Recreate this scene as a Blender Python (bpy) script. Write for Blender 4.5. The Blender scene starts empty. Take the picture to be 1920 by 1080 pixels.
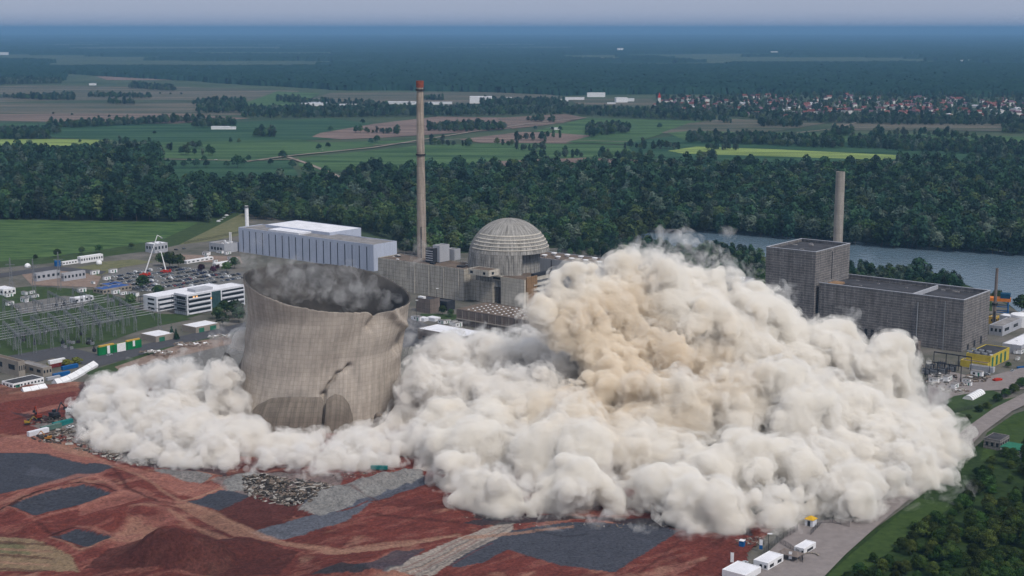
import bpy, bmesh, math, random
import numpy as np
from mathutils import Vector, Matrix, noise as mnoise
import openvdb

# ------------------------------------------------------------------ camera
F = 2700.0; HZ = 52.0; HC = 228.0
PITCH = math.atan((540 - HZ) / F)
CP, SP = math.cos(PITCH), math.sin(PITCH)
sc = bpy.context.scene
cam = bpy.data.cameras.new("camera"); camo = bpy.data.objects.new("camera", cam)
sc.collection.objects.link(camo); sc.camera = camo
cam.sensor_width = 36; cam.lens = 36 * F / 1920
cam.clip_start = 1; cam.clip_end = 200000
camo.location = (0, 0, HC); camo.rotation_euler = (math.pi / 2 - PITCH, 0, 0)

# ------------------------------------------------------------------ world, sun, exposure
SUN_EL, SUN_AZ = math.radians(50), math.radians(140)   # azimuth from +Y, clockwise
world = bpy.data.worlds.new("World"); sc.world = world; world.use_nodes = True
nt = world.node_tree; nt.nodes.clear()
def wn(t, **k):
    n = nt.nodes.new(t)
    for a, b in k.items(): setattr(n, a, b)
    return n
sky = wn('ShaderNodeTexSky', sky_type='NISHITA', sun_disc=False, sun_elevation=SUN_EL, sun_rotation=SUN_AZ)
sky.altitude = 200; sky.air_density = 1.0; sky.dust_density = 1.5; sky.ozone_density = 2.0
tc = wn('ShaderNodeTexCoord'); mp = wn('ShaderNodeMapping'); mp.inputs['Scale'].default_value = (1, 1, 5)
cn = wn('ShaderNodeTexNoise'); cn.inputs['Scale'].default_value = 2.2; cn.inputs['Detail'].default_value = 6
sp = wn('ShaderNodeSeparateXYZ'); ad = wn('ShaderNodeMath', operation='MULTIPLY_ADD'); ad.inputs[1].default_value = .16
cr = wn('ShaderNodeValToRGB'); cr.color_ramp.elements.new(.35)
for e_, p_, c_ in zip(cr.color_ramp.elements, (.045, .30, .85), ((3.5, 4.1, 5.6), (4.3, 4.7, 5.8), (6.2, 6.5, 7.3))): e_.position = p_; e_.color = (*c_, 1)
mx = wn('ShaderNodeMix', data_type='RGBA'); mx.inputs[0].default_value = .9
bg = wn('ShaderNodeBackground'); bg.inputs[1].default_value = 0.1
wo = wn('ShaderNodeOutputWorld')
L = nt.links.new
L(tc.outputs['Generated'], mp.inputs[0]); L(mp.outputs[0], cn.inputs[0]); L(tc.outputs['Generated'], sp.inputs[0])
L(cn.outputs[0], ad.inputs[0]); L(sp.outputs[2], ad.inputs[2]); L(ad.outputs[0], cr.inputs[0])
hz = wn('ShaderNodeMapRange', interpolation_type='SMOOTHSTEP'); hz.inputs[1].default_value = -.004; hz.inputs[2].default_value = .013; hm_ = wn('ShaderNodeMix', data_type='RGBA'); hm_.inputs[6].default_value = (2.2, 2.9, 4.4, 1)
L(sp.outputs[2], hz.inputs[0]); L(hz.outputs[0], hm_.inputs[0])
L(sky.outputs[0], mx.inputs[6]); L(cr.outputs[0], mx.inputs[7]); L(mx.outputs[2], hm_.inputs[7]); L(hm_.outputs[2], bg.inputs[0]); L(bg.outputs[0], wo.inputs[0])
sun = bpy.data.lights.new("sun", 'SUN'); sun.energy = 2.8; sun.angle = math.radians(12); sun.color = (1, .95, .88)
suno = bpy.data.objects.new("sun", sun); sc.collection.objects.link(suno)
sd = Vector((math.sin(SUN_AZ) * math.cos(SUN_EL), math.cos(SUN_AZ) * math.cos(SUN_EL), math.sin(SUN_EL)))
suno.rotation_euler = sd.to_track_quat('Z', 'Y').to_euler(); suno.location = (0, 0, 900)
sc.view_settings.view_transform = 'Standard'; sc.view_settings.look = 'None'
sc.view_settings.exposure = 0.0; sc.view_settings.gamma = 1
sc.render.engine = 'CYCLES'
cy = sc.cycles
cy.use_denoising = True; cy.use_adaptive_sampling = True; cy.adaptive_threshold = .025; cy.max_bounces = 14; cy.volume_bounces = 9; cy.diffuse_bounces = 3
cy.glossy_bounces = 2; cy.transmission_bounces = 4; cy.transparent_max_bounces = 32
cy.volume_max_steps = 256; cy.sample_clamp_indirect = 4

# ------------------------------------------------------------------ pixel <-> world
def ray(px, py):
    u, v = (px - 960) / F, (540 - py) / F
    return Vector((u, CP + SP * v, -SP + CP * v))
def G(px, py, z=0.0):
    d = ray(px, py); t = (z - HC) / d.z
    return Vector((d.x * t, d.y * t, z))
def PD(px, py, D):
    d = ray(px, py); t = D / d.y
    return Vector((d.x * t, D, HC + d.z * t))
def proj(p):
    x, y, z = p[0], p[1], p[2] - HC
    dep = y * CP - z * SP
    return 960 + F * x / dep, 540 - F * (y * SP + z * CP) / dep
def ztop(x, y, py):
    v = (540 - py) / F
    return HC + y * (CP * v - SP) / (CP + SP * v)
def scale_at(p):    # metres per target pixel
    return (p[1] * CP - (p[2] - HC) * SP) / F
# ------------------------------------------------------------------ materials
MATS = {}
def mat(name, col, var=.18, scale=.25, rough=.85, spec=.04, col2=None, stretch=(1, 1, 1), detail=5, bump=0, metal=0, contrast=(.3, .7), world=False):
    if name in MATS: return MATS[name]
    m = bpy.data.materials.new(name); m.use_nodes = True; n = m.node_tree; p = n.nodes['Principled BSDF']
    p.inputs['Roughness'].default_value = rough; p.inputs['Specular IOR Level'].default_value = spec; p.inputs['Metallic'].default_value = metal
    t = n.nodes.new('ShaderNodeTexCoord'); src = t.outputs['Object']
    if world: src = n.nodes.new('ShaderNodeNewGeometry').outputs['Position']
    mpn = n.nodes.new('ShaderNodeMapping'); mpn.inputs['Scale'].default_value = stretch
    nz = n.nodes.new('ShaderNodeTexNoise'); nz.inputs['Scale'].default_value = scale; nz.inputs['Detail'].default_value = detail; nz.inputs['Roughness'].default_value = .65
    r = n.nodes.new('ShaderNodeValToRGB'); r.color_ramp.elements[0].position, r.color_ramp.elements[1].position = contrast
    c2 = col2 or tuple(c * (1 + var) for c in col); c1 = tuple(c * (1 - var) for c in col) if col2 is None else col
    r.color_ramp.elements[0].color = (*c1, 1); r.color_ramp.elements[1].color = (*c2, 1)
    l = n.links.new; l(src, mpn.inputs[0]); l(mpn.outputs[0], nz.inputs[0]); l(nz.outputs[0], r.inputs[0]); l(r.outputs[0], p.inputs['Base Color'])
    if bump:
        b = n.nodes.new('ShaderNodeBump'); b.inputs['Strength'].default_value = 1; b.inputs['Distance'].default_value = bump
        l(nz.outputs[0], b.inputs['Height']); l(b.outputs[0], p.inputs['Normal'])
    MATS[name] = m; m['ramp'] = r.name; return m

def panel_mat(name, col, line, bw, bh, mortar=.08, var=.12, uv=False, streak=.0, rough=.85, offset=0.0, dirt=.0, mscale=1.0):
    """facade panels / formwork grid: joints in a brick pattern over weathered wall"""
    m = mat(name, col, var=var, scale=.12, rough=rough, detail=7); n = m.node_tree; p = n.nodes['Principled BSDF']; l = n.links.new
    t = n.nodes.new('ShaderNodeTexCoord'); s = n.nodes.new('ShaderNodeSeparateXYZ'); c = n.nodes.new('ShaderNodeCombineXYZ')
    if uv: l(t.outputs['UV'], s.inputs[0]); l(s.outputs[0], c.inputs[0]); l(s.outputs[1], c.inputs[1])
    else:
        a = n.nodes.new('ShaderNodeMath'); l(t.outputs['Object'], s.inputs[0]); l(s.outputs[0], a.inputs[0]); l(s.outputs[1], a.inputs[1])
        l(a.outputs[0], c.inputs[0]); l(s.outputs[2], c.inputs[1])
    b = n.nodes.new('ShaderNodeTexBrick'); b.offset = offset; b.inputs['Scale'].default_value = 1
    b.inputs['Brick Width'].default_value = bw; b.inputs['Row Height'].default_value = bh; b.inputs['Mortar Size'].default_value = mortar; b.inputs['Mortar Smooth'].default_value = .1
    b.inputs['Color1'].default_value = (1, 1, 1, 1); b.inputs['Color2'].default_value = (1 - var, 1 - var, 1 - var, 1); b.inputs['Mortar'].default_value = (*line, 1)
    l(c.outputs[0], b.inputs['Vector'])
    x = n.nodes.new('ShaderNodeMix'); x.data_type = 'RGBA'; x.blend_type = 'MULTIPLY'; x.inputs[0].default_value = 1
    l(n.nodes[m['ramp']].outputs[0], x.inputs[6]); l(b.outputs[0], x.inputs[7]); out = x.outputs[2]
    if dirt:
        mpn = n.nodes.new('ShaderNodeMapping'); mpn.inputs['Scale'].default_value = (.5 * mscale, .045 * mscale, 1)
        nz = n.nodes.new('ShaderNodeTexNoise'); nz.inputs['Scale'].default_value = 1; nz.inputs['Detail'].default_value = 6
        l(c.outputs[0], mpn.inputs[0]); l(mpn.outputs[0], nz.inputs[0])
        r = n.nodes.new('ShaderNodeValToRGB'); r.color_ramp.elements[0].position = .35; r.color_ramp.elements[1].position = .62
        r.color_ramp.elements[0].color = (1 - dirt, 1 - dirt, 1 - dirt, 1); r.color_ramp.elements[1].color = (1, 1, 1, 1); l(nz.outputs[0], r.inputs[0])
        y = n.nodes.new('ShaderNodeMix'); y.data_type = 'RGBA'; y.blend_type = 'MULTIPLY'; y.inputs[0].default_value = 1
        l(out, y.inputs[6]); l(r.outputs[0], y.inputs[7]); out = y.outputs[2]
    l(out, p.inputs['Base Color']); return m

def attr_mat(name, attr, nscale=.6, var=.25, rough=.95, bump=.3):
    m = bpy.data.materials.new(name); m.use_nodes = True; n = m.node_tree; p = n.nodes['Principled BSDF']; l = n.links.new
    p.inputs['Roughness'].default_value = rough; p.inputs['Specular IOR Level'].default_value = .08
    a = n.nodes.new('ShaderNodeAttribute'); a.attribute_name = attr
    g = n.nodes.new('ShaderNodeNewGeometry'); nz = n.nodes.new('ShaderNodeTexNoise'); nz.inputs['Scale'].default_value = nscale; nz.inputs['Detail'].default_value = 8; nz.inputs['Roughness'].default_value = .7
    r = n.nodes.new('ShaderNodeMapRange'); r.inputs[1].default_value = .3; r.inputs[2].default_value = .7; r.inputs[3].default_value = 1 - var; r.inputs[4].default_value = 1 + var
    x = n.nodes.new('ShaderNodeVectorMath'); x.operation = 'SCALE'
    l(g.outputs['Position'], nz.inputs[0]); l(nz.outputs[0], r.inputs[0]); l(a.outputs['Color'], x.inputs[0]); l(r.outputs[0], x.inputs['Scale']); l(x.outputs[0], p.inputs['Base Color'])
    if bump:
        b = n.nodes.new('ShaderNodeBump'); b.inputs['Distance'].default_value = bump; l(nz.outputs[0], b.inputs['Height']); l(b.outputs[0], p.inputs['Normal'])
    return m

def leaf_mat(name, dark, light, scale=.09):
    m = mat(name, dark, col2=light, scale=scale, detail=3, rough=.9, spec=.08, contrast=(.32, .68), world=True)
    n = m.node_tree; l = n.links.new; p = n.nodes['Principled BSDF']
    oi = n.nodes.new('ShaderNodeObjectInfo'); r = n.nodes.new('ShaderNodeMapRange'); r.inputs[3].default_value = .5; r.inputs[4].default_value = 1.8
    x = n.nodes.new('ShaderNodeVectorMath'); x.operation = 'SCALE'
    l(oi.outputs['Random'], r.inputs[0]); l(n.nodes[m['ramp']].outputs[0], x.inputs[0]); l(r.outputs[0], x.inputs['Scale'])
    h = n.nodes.new('ShaderNodeHueSaturation'); r2 = n.nodes.new('ShaderNodeMapRange'); r2.inputs[3].default_value = .455; r2.inputs[4].default_value = .53
    wv = n.nodes.new('ShaderNodeMath'); wv.operation = 'FRACT'; mm = n.nodes.new('ShaderNodeMath'); mm.operation = 'MULTIPLY'; mm.inputs[1].default_value = 7.31
    l(oi.outputs['Random'], mm.inputs[0]); l(mm.outputs[0], wv.inputs[0]); l(wv.outputs[0], r2.inputs[0]); l(r2.outputs[0], h.inputs['Hue'])
    l(x.outputs[0], h.inputs['Color']); l(h.outputs[0], p.inputs['Base Color'])
    return m

# ------------------------------------------------------------------ mesh builder
class MB:
    def __init__(s): s.v, s.f, s.m = [], [], []
    def add(s, v, f, mi=0):
        k = len(s.v); s.v += [tuple(p) for p in v]; s.f += [tuple(i + k for i in q) for q in f]; s.m += [mi] * len(f); return s
    def box(s, x0, x1, y0, y1, z0, z1, mi=0):
        return s.add([(x0, y0, z0), (x1, y0, z0), (x1, y1, z0), (x0, y1, z0), (x0, y0, z1), (x1, y0, z1), (x1, y1, z1), (x0, y1, z1)],
                     [(3, 2, 1, 0), (4, 5, 6, 7), (0, 1, 5, 4), (1, 2, 6, 5), (2, 3, 7, 6), (3, 0, 4, 7)], mi)
    def prism(s, poly, z0, z1, mi=0, mt=None):
        n = len(poly); s.add([(x, y, z0) for x, y in poly] + [(x, y, z1) for x, y in poly], [tuple((i, (i + 1) % n, n + (i + 1) % n, n + i)) for i in range(n)] + [tuple(range(n - 1, -1, -1))], mi)
        k = len(s.v) - n; s.f.append(tuple(range(k, k + n))); s.m.append(mi if mt is None else mt); return s
    def tube(s, p0, p1, r0, r1=None, n=8, mi=0, cap=True):
        r1 = r0 if r1 is None else r1; p0, p1 = Vector(p0), Vector(p1); d = (p1 - p0).normalized()
        a = d.orthogonal().normalized(); b = d.cross(a)
        vs = [p + (a * math.cos(2 * math.pi * i / n) + b * math.sin(2 * math.pi * i / n)) * r for p, r in ((p0, r0), (p1, r1)) for i in range(n)]
        fs = [(i, (i + 1) % n, n + (i + 1) % n, n + i) for i in range(n)]
        if cap: fs += [tuple(range(n - 1, -1, -1)), tuple(range(n, 2 * n))]
        return s.add(vs, fs, mi)
    def lathe(s, prof, n=32, mi=0, c=(0, 0, 0), cap=True):
        vs = [(c[0] + r * math.cos(2 * math.pi * i / n), c[1] + r * math.sin(2 * math.pi * i / n), c[2] + z) for r, z in prof for i in range(n)]
        fs = [(j * n + i, j * n + (i + 1) % n, (j + 1) * n + (i + 1) % n, (j + 1) * n + i) for j in range(len(prof) - 1) for i in range(n)]
        if cap: fs += [tuple(range(n - 1, -1, -1)), tuple((len(prof) - 1) * n + i for i in range(n))]
        return s.add(vs, fs, mi)
    def lattice(s, p0, p1, w, w1=None, r=.12, bays=6, mi=0):
        """square lattice strut"""
        w1 = w if w1 is None else w1; p0, p1 = Vector(p0), Vector(p1); d = (p1 - p0).normalized(); a = d.cross(Vector((0, 0, 1)) if abs(d.z) < .9 else Vector((0, 1, 0))).normalized(); b = d.cross(a)
        def c(t, i): q = p0.lerp(p1, t); k = (w + (w1 - w) * t) / 2; return q + a * k * (1 if i in (0, 3) else -1) + b * k * (1 if i < 2 else -1)
        for i in range(4):
            s.tube(c(0, i), c(1, i), r, n=4, mi=mi)
            for k in range(bays):
                j = (i + 1) % 4; s.tube(c(k / bays, i if k % 2 else j), c((k + 1) / bays, j if k % 2 else i), r * .6, n=3, mi=mi, cap=False)
        return s
    def build(s, name, mats, parent=None, loc=None, smooth=False, rz=0):
        me = bpy.data.meshes.new(name); me.from_pydata(s.v, [], s.f)
        for m in (mats if isinstance(mats, (list, tuple)) else [mats]): me.materials.append(m)
        me.polygons.foreach_set('material_index', s.m)
        if smooth: me.polygons.foreach_set('use_smooth', [True] * len(me.polygons))
        me.update(); o = bpy.data.objects.new(name, me); sc.collection.objects.link(o)
        if parent: o.parent = parent
        if loc is not None: o.location = loc
        o.rotation_euler = (0, 0, rz); return o
def tag(o, label=None, cat=None, group=None, kind=None):
    for k, v in (('label', label), ('category', cat), ('group', group), ('kind', kind)):
        if v: o[k] = v
    return o
def thing(name, label, cat, loc=(0, 0, 0), rz=0, group=None):
    o = bpy.data.objects.new(name, None); sc.collection.objects.link(o); o.location = loc; o.rotation_euler = (0, 0, rz); o.empty_display_size = .5
    return tag(o, label, cat, group)
def dup(root, loc, rz=0, scl=1, label=None, group=None):
    kids = [c for c in bpy.data.objects if c.parent == root] if root not in KIDS else KIDS[root]
    KIDS[root] = kids
    r = root.copy(); sc.collection.objects.link(r); r.location = loc; r.rotation_euler = (0, 0, rz); r.scale = (scl, scl, scl) if not isinstance(scl, tuple) else scl
    if label: r['label'] = label
    if group: r['group'] = group
    for ch in kids:
        c = ch.copy(); sc.collection.objects.link(c); c.parent = r
    return r
KIDS = {}

# site axes: A runs right-and-near, B runs right-and-far
TH = math.radians(39)
def bld_frame(cx, ty, h, lx, rx):
    """near corner seen at pixel (cx, ty) at height h; left face ends at column lx, right face at column rx"""
    g = G(cx, ty, h); g.z = 0
    A = (math.cos(TH), -math.sin(TH)); B = (math.sin(TH), math.cos(TH))
    def solve(px, d):
        u = (px - 960) / F; dep = g.y * CP + (HC - h) * SP
        return (u * dep - g.x) / (d[0] - u * d[1] * CP)
    return g, solve(lx, (-A[0], -A[1])), solve(rx, B)
def shell(root, la, lb, h, wall, roof, z0=0, par=.9, t=.5, x1=0, y0=0):
    w = MB(); w.box(x1 - la, x1, y0, y0 + lb, z0, h - par)
    a, b = x1 - la, y0 + lb
    w.box(a, x1, y0, y0 + t, h - par, h).box(a, x1, b - t, b, h - par, h).box(a, a + t, y0 + t, b - t, h - par, h).box(x1 - t, x1, y0 + t, b - t, h - par, h)
    w.build('wall', wall, root)
    MB().box(a + t + .01, x1 - t - .01, y0 + t + .01, b - t - .01, h - par + .02, h - par + .2).build('roof', roof, root)
def bld(name, label, cat, cx, ty, h, lx, rx, wall, roof, group=None, par=.9):
    g, la, lb = bld_frame(cx, ty, h, lx, rx)
    la, lb = max(la, 2), max(lb, 2)
    r = thing(name, label, cat, g, -TH, group); shell(r, la, lb, h, wall, roof, par=par, t=min(.5, la / 5, lb / 5)); return r, la, lb
def winL(root, m, s0, s1, z0, z1, d=.06, name='window'):
    return MB().box(-s1, -s0, -d, .1, z0, z1).build(name, m, root)
def winR(root, m, s0, s1, z0, z1, d=.06, name='window', x=0):
    return MB().box(x - .1, x + d, s0, s1, z0, z1).build(name, m, root)

# ------------------------------------------------------------------ ground sheets
def inpoly(px, py, poly):
    c = np.zeros(np.shape(px), bool); n = len(poly); j = n - 1
    for i in range(n):
        xi, yi = poly[i]; xj, yj = poly[j]
        if yi != yj: c ^= ((yi > py) != (yj > py)) & (px < (xj - xi) * (py - yi) / (yj - yi) + xi)
        j = i
    return c
def sheet(name, pts, z, m, kind='structure', label=None, cat=None, sub=True):
    g = [G(*p) for p in pts]
    bm = bmesh.new(); vs = [bm.verts.new((p.x, p.y, z)) for p in g]; bm.faces.new(vs)
    bmesh.ops.triangulate(bm, faces=bm.faces[:]); bmesh.ops.recalc_face_normals(bm, faces=bm.faces[:])
    if bm.faces[0].normal.z < 0: bmesh.ops.reverse_faces(bm, faces=bm.faces[:])
    me = bpy.data.meshes.new(name); bm.to_mesh(me); bm.free(); me.materials.append(m)
    o = bpy.data.objects.new(name, me); sc.collection.objects.link(o); tag(o, label, cat, None, kind); return o
def strip(name, pts, w, z, m, z1=None, label=None):
    """a road along a ground polyline, widths in metres"""
    g = [G(*p) for p in pts]; v, f = [], []
    for i, p in enumerate(g):
        d = (g[min(i + 1, len(g) - 1)] - g[max(i - 1, 0)]); d.z = 0; d.normalize(); nrm = Vector((-d.y, d.x, 0)); ww = w[i] if isinstance(w, (list, tuple)) else w
        for s in (1, -1): q = p + nrm * ww / 2 * s; v.append((q.x, q.y, z))
        if i: f.append((2 * i - 2, 2 * i - 1, 2 * i + 1, 2 * i))
    b = MB(); b.add(v, f); o = b.build(name, m); tag(o, label, None, None, 'structure'); return o
def vnoise(X, Y, s, seed=0, octv=4):
    """value noise on arrays"""
    out = np.zeros(np.shape(X)); amp = 1; tot = 0
    for k in range(octv):
        r = np.random.default_rng(seed * 31 + k).random((64, 64)); x, y = X / s, Y / s
        xi, yi = np.floor(x).astype(int), np.floor(y).astype(int); fx, fy = x - xi, y - yi; fx = fx * fx * (3 - 2 * fx); fy = fy * fy * (3 - 2 * fy)
        a, b, c, d = r[xi % 64, yi % 64], r[(xi + 1) % 64, yi % 64], r[xi % 64, (yi + 1) % 64], r[(xi + 1) % 64, (yi + 1) % 64]
        out += amp * ((a * (1 - fx) + b * fx) * (1 - fy) + (c * (1 - fx) + d * fx) * fy); tot += amp; amp *= .5; s = s / 2
    return out / tot
def grid_mesh(name, P, m, col=None, mask=None, smooth=True):
    """P: (ny, nx, 3) array"""
    ny, nx = P.shape[:2]; idx = np.arange(ny * nx).reshape(ny, nx)
    q = np.stack([idx[:-1, :-1], idx[:-1, 1:], idx[1:, 1:], idx[1:, :-1]], -1).reshape(-1, 4)
    if mask is not None:
        mk = mask.ravel(); q = q[mk[q].any(1)]
    me = bpy.data.meshes.new(name); me.vertices.add(ny * nx); me.vertices.foreach_set('co', P.astype(np.float32).ravel())
    me.loops.add(q.size); me.loops.foreach_set('vertex_index', q.astype(np.int32).ravel()); me.polygons.add(len(q)); me.polygons.foreach_set('loop_start', np.arange(0, q.size, 4, dtype=np.int32))
    if col is not None:
        a = me.color_attributes.new('paint', 'FLOAT_COLOR', 'POINT'); a.data.foreach_set('color', np.concatenate([col, np.ones(col.shape[:2] + (1,))], -1).astype(np.float32).ravel())
    me.update(); me.validate()
    if smooth: me.polygons.foreach_set('use_smooth', [True] * len(me.polygons))
    me.materials.append(m); o = bpy.data.objects.new(name, me); sc.collection.objects.link(o); return o
def nproj(X, Y, Z=0):
    z = Z - HC; dep = Y * CP - z * SP
    return 960 + F * X / dep, 540 - F * (Y * SP + z * CP) / dep
def nG(px, py):
    u, v = (px - 960) / F, (540 - py) / F; dz = -SP + CP * v; t = -HC / dz
    return u * t, (CP + SP * v) * t
# ------------------------------------------------------------------ dust
def vol_mat(name, dens, col, aniso=0.0):
    m = bpy.data.materials.new(name); m.use_nodes = True; n = m.node_tree; n.nodes.clear()
    o = n.nodes.new('ShaderNodeOutputMaterial'); v = n.nodes.new('ShaderNodeVolumePrincipled')
    v.inputs['Density'].default_value = dens; v.inputs['Color'].default_value = (*col, 1)
    v.inputs['Anisotropy'].default_value = aniso
    n.links.new(v.outputs[0], o.inputs['Volume']); return m

def vol_wisp_mat(name, dens, col, scale=.12, lo=.42, hi=.62, step=.06, detail=4):
    m = vol_mat(name, dens, col); n = m.node_tree; v = [x for x in n.nodes if x.type == 'PRINCIPLED_VOLUME'][0]; l = n.links.new
    g = n.nodes.new('ShaderNodeNewGeometry'); z = n.nodes.new('ShaderNodeTexNoise'); z.inputs['Scale'].default_value = scale; z.inputs['Detail'].default_value = detail; z.inputs['Roughness'].default_value = .62; z.inputs['Distortion'].default_value = .8
    r = n.nodes.new('ShaderNodeMapRange'); r.interpolation_type = 'SMOOTHSTEP'; r.inputs[1].default_value = lo; r.inputs[2].default_value = hi; r.inputs[3].default_value = 0; r.inputs[4].default_value = dens
    tcn = n.nodes.new('ShaderNodeTexCoord'); l(tcn.outputs['Object'], z.inputs['Vector']); l(z.outputs[0], r.inputs[0]); l(r.outputs[0], v.inputs['Density']); m.cycles.volume_step_rate = step; return m
def tint(m, white, tan, centre, rad, scale=.035):
    """the dust itself is browner where the shell broke, whiter farther out"""
    n = m.node_tree; l = n.links.new; v = [x for x in n.nodes if x.type == 'PRINCIPLED_VOLUME'][0]; t = n.nodes.new('ShaderNodeTexCoord')
    d = n.nodes.new('ShaderNodeVectorMath'); d.operation = 'DISTANCE'; d.inputs[1].default_value = centre; l(t.outputs['Object'], d.inputs[0])
    z = n.nodes.new('ShaderNodeTexNoise'); z.inputs['Scale'].default_value = scale; z.inputs['Detail'].default_value = 3; l(t.outputs['Object'], z.inputs['Vector'])
    a = n.nodes.new('ShaderNodeMath'); a.operation = 'MULTIPLY_ADD'; a.inputs[1].default_value = -rad * 2.6; l(z.outputs[0], a.inputs[0]); l(d.outputs['Value'], a.inputs[2])
    r = n.nodes.new('ShaderNodeMapRange'); r.interpolation_type = 'SMOOTHSTEP'; r.inputs[1].default_value = -rad * .9; r.inputs[2].default_value = rad * .6; l(a.outputs[0], r.inputs[0])
    x = n.nodes.new('ShaderNodeMix'); x.data_type = 'RGBA'; x.inputs[6].default_value = (*tan, 1); x.inputs[7].default_value = (*white, 1); l(r.outputs[0], x.inputs[0]); l(x.outputs[2], v.inputs['Color']); m.cycles.volume_step_rate = .06
def fib(n, rng):
    i = np.arange(n) + .5; ph = np.arccos(1 - 2 * i / n); th = math.pi * (1 + 5 ** .5) * i + rng.random() * 6
    return np.c_[np.cos(th) * np.sin(ph), np.sin(th) * np.sin(ph), np.cos(ph)]

def lattice_noise(N, cell, vox, seed):
    """smooth 3-D noise in [-1, 1] on the voxel grid, cell size in metres"""
    rng = np.random.default_rng(seed); n = [int(k * vox / cell) + 3 for k in N]; v = (rng.random(n) * 2 - 1).astype(np.float32)
    for a in range(3):
        t = np.arange(N[a]) * vox / cell; i = t.astype(int); f = (t - i).astype(np.float32); f = f * f * (3 - 2 * f); sh = [1, 1, 1]; sh[a] = -1; f = f.reshape(sh)
        v = np.take(v, i, a) * (1 - f) + np.take(v, i + 1, a) * f
    return v
def poly_object(name, S, iso, vox, lo, m):
    g = openvdb.FloatGrid(float(S.max())); g.copyFromArray(S, tolerance=0)
    p, _t, q = g.convertToPolygons(isovalue=iso)
    p = p * vox + lo; me = bpy.data.meshes.new(name)
    me.vertices.add(len(p)); me.vertices.foreach_set('co', p.astype(np.float32).ravel())
    me.loops.add(q.size); me.loops.foreach_set('vertex_index', q.astype(np.int32).ravel())
    me.polygons.add(len(q)); me.polygons.foreach_set('loop_start', np.arange(0, q.size, 4, dtype=np.int32))
    me.update(); me.validate(); me.materials.append(m)
    o = bpy.data.objects.new(name, me); sc.collection.objects.link(o); print(name, len(q), 'faces'); return o
def sdf_cloud(name, balls, vox, mat, seed, kids=(26, 14), kr=((.30, .5), (.28, .5)), amp=(0, 2.2, 1.1, .6), halo=None, halo_iso=2.2, sink=2.0, label=None, flat=.8):
    """union of billows; smaller billows ride on bigger ones, then folded noise adds the finest curls"""
    rng = np.random.default_rng(seed)
    B = np.array(balls, float); gens = [B]; cur = B
    for k, (lo, hi) in zip(kids, kr):
        out = []
        for b in cur:
            n = int(k * (.7 + .6 * rng.random())); d = fib(n, rng) + rng.normal(0, .22, (n, 3)); d /= np.linalg.norm(d, axis=1)[:, None]
            rr = b[3] * (lo + (hi - lo) * rng.random(n) ** 1.6); c = b[:3] + d * (b[3] * (flat + .24 * rng.random(n)))[:, None]; out.append(np.c_[c, rr])
        cur = np.concatenate(out); cur = cur[(cur[:, 2] + cur[:, 3] > 0) & (cur[:, 3] > vox * .9)]
        keep = np.ones(len(cur), bool)
        for b in gens[0]: keep &= ~(np.linalg.norm(cur[:, :3] - b[:3], axis=1) + cur[:, 3] * .8 < b[3])
        cur = cur[keep]; gens.append(cur)
    A = np.concatenate(gens); band = 9.0
    lo = (A[:, :3] - A[:, 3:4]).min(0) - band - vox; hi = (A[:, :3] + A[:, 3:4]).max(0) + band + vox
    lo[2] = -sink - 3 * vox; N = np.ceil((hi - lo) / vox).astype(int) + 1; S = np.full(N, band, np.float32); ax = [(lo[i] + vox * np.arange(N[i])).astype(np.float32) for i in range(3)]
    for x, y, z, r in A:
        i0 = [max(0, int((c - r - band - l) / vox)) for c, l in zip((x, y, z), lo)]; i1 = [min(n, int((c + r + band - l) / vox) + 2) for c, l, n in zip((x, y, z), lo, N)]
        if min(b - a for a, b in zip(i0, i1)) <= 0: continue
        s = tuple(slice(a, b) for a, b in zip(i0, i1))
        d = np.sqrt((ax[0][s[0]][:, None, None] - x) ** 2 + (ax[1][s[1]][None, :, None] - y) ** 2 + (ax[2][s[2]][None, None, :] - z) ** 2) - r
        np.minimum(S[s], d, out=S[s])
    fall = np.clip((8 - S) / 5.0, 0, 1)
    for k, (a_, cell) in enumerate(zip(amp, (26, 11, 5.0, 2.6))):
        if a_: S -= fall * a_ * (2.2 * np.abs(lattice_noise(N, cell, vox, seed * 7 + k)) - .6)
    for a in range(3): S = (np.roll(S, 1, a) + 4 * S + np.roll(S, -1, a)) / 6
    g_ = (-sink - ax[2])[None, None, :]; out = []
    for iso, m in ((0, mat), (halo_iso, halo)):
        if m is None: continue
        T = np.maximum(S, g_ + iso); 
        for q in (T[0], T[-1], T[:, 0], T[:, -1], T[:, :, 0], T[:, :, -1]): q[:] = band
        out.append(poly_object(name, T, iso, vox, lo, m))
    if halo: out[0].parent = out[1]; out[0].name = 'dense_core'; out = out[::-1]; out[0].name = name
    print(name, len(A), 'billows', N); tag(out[0], label, None, None, 'stuff'); return out[0]
def ground_ball(px, py, r):
    """billow resting on the ground: pixel centre and pixel radius"""
    g = G(px, py + r * .55); s = scale_at(g); return (*PD(px, py, g.y + r * s * .3), r * s)
def air_ball(px, py, r, gy):
    """billow above the ground spot whose picture row is gy"""
    g = G(px, gy); c = PD(px, py, g.y); return (*c, r * scale_at(c))
# ------------------------------------------------------------------ ground, fields, roads, water
m_land = mat('land_soil', (.022, .045, .024), col2=(.075, .095, .055), scale=.004, detail=8, world=True)
b = MB(); b.add([(-60000, -3000, 0), (60000, -3000, 0), (60000, 160000, 0), (-60000, 160000, 0)], [(0, 1, 2, 3)])
tag(b.build('ground', m_land), None, None, None, 'structure')

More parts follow.
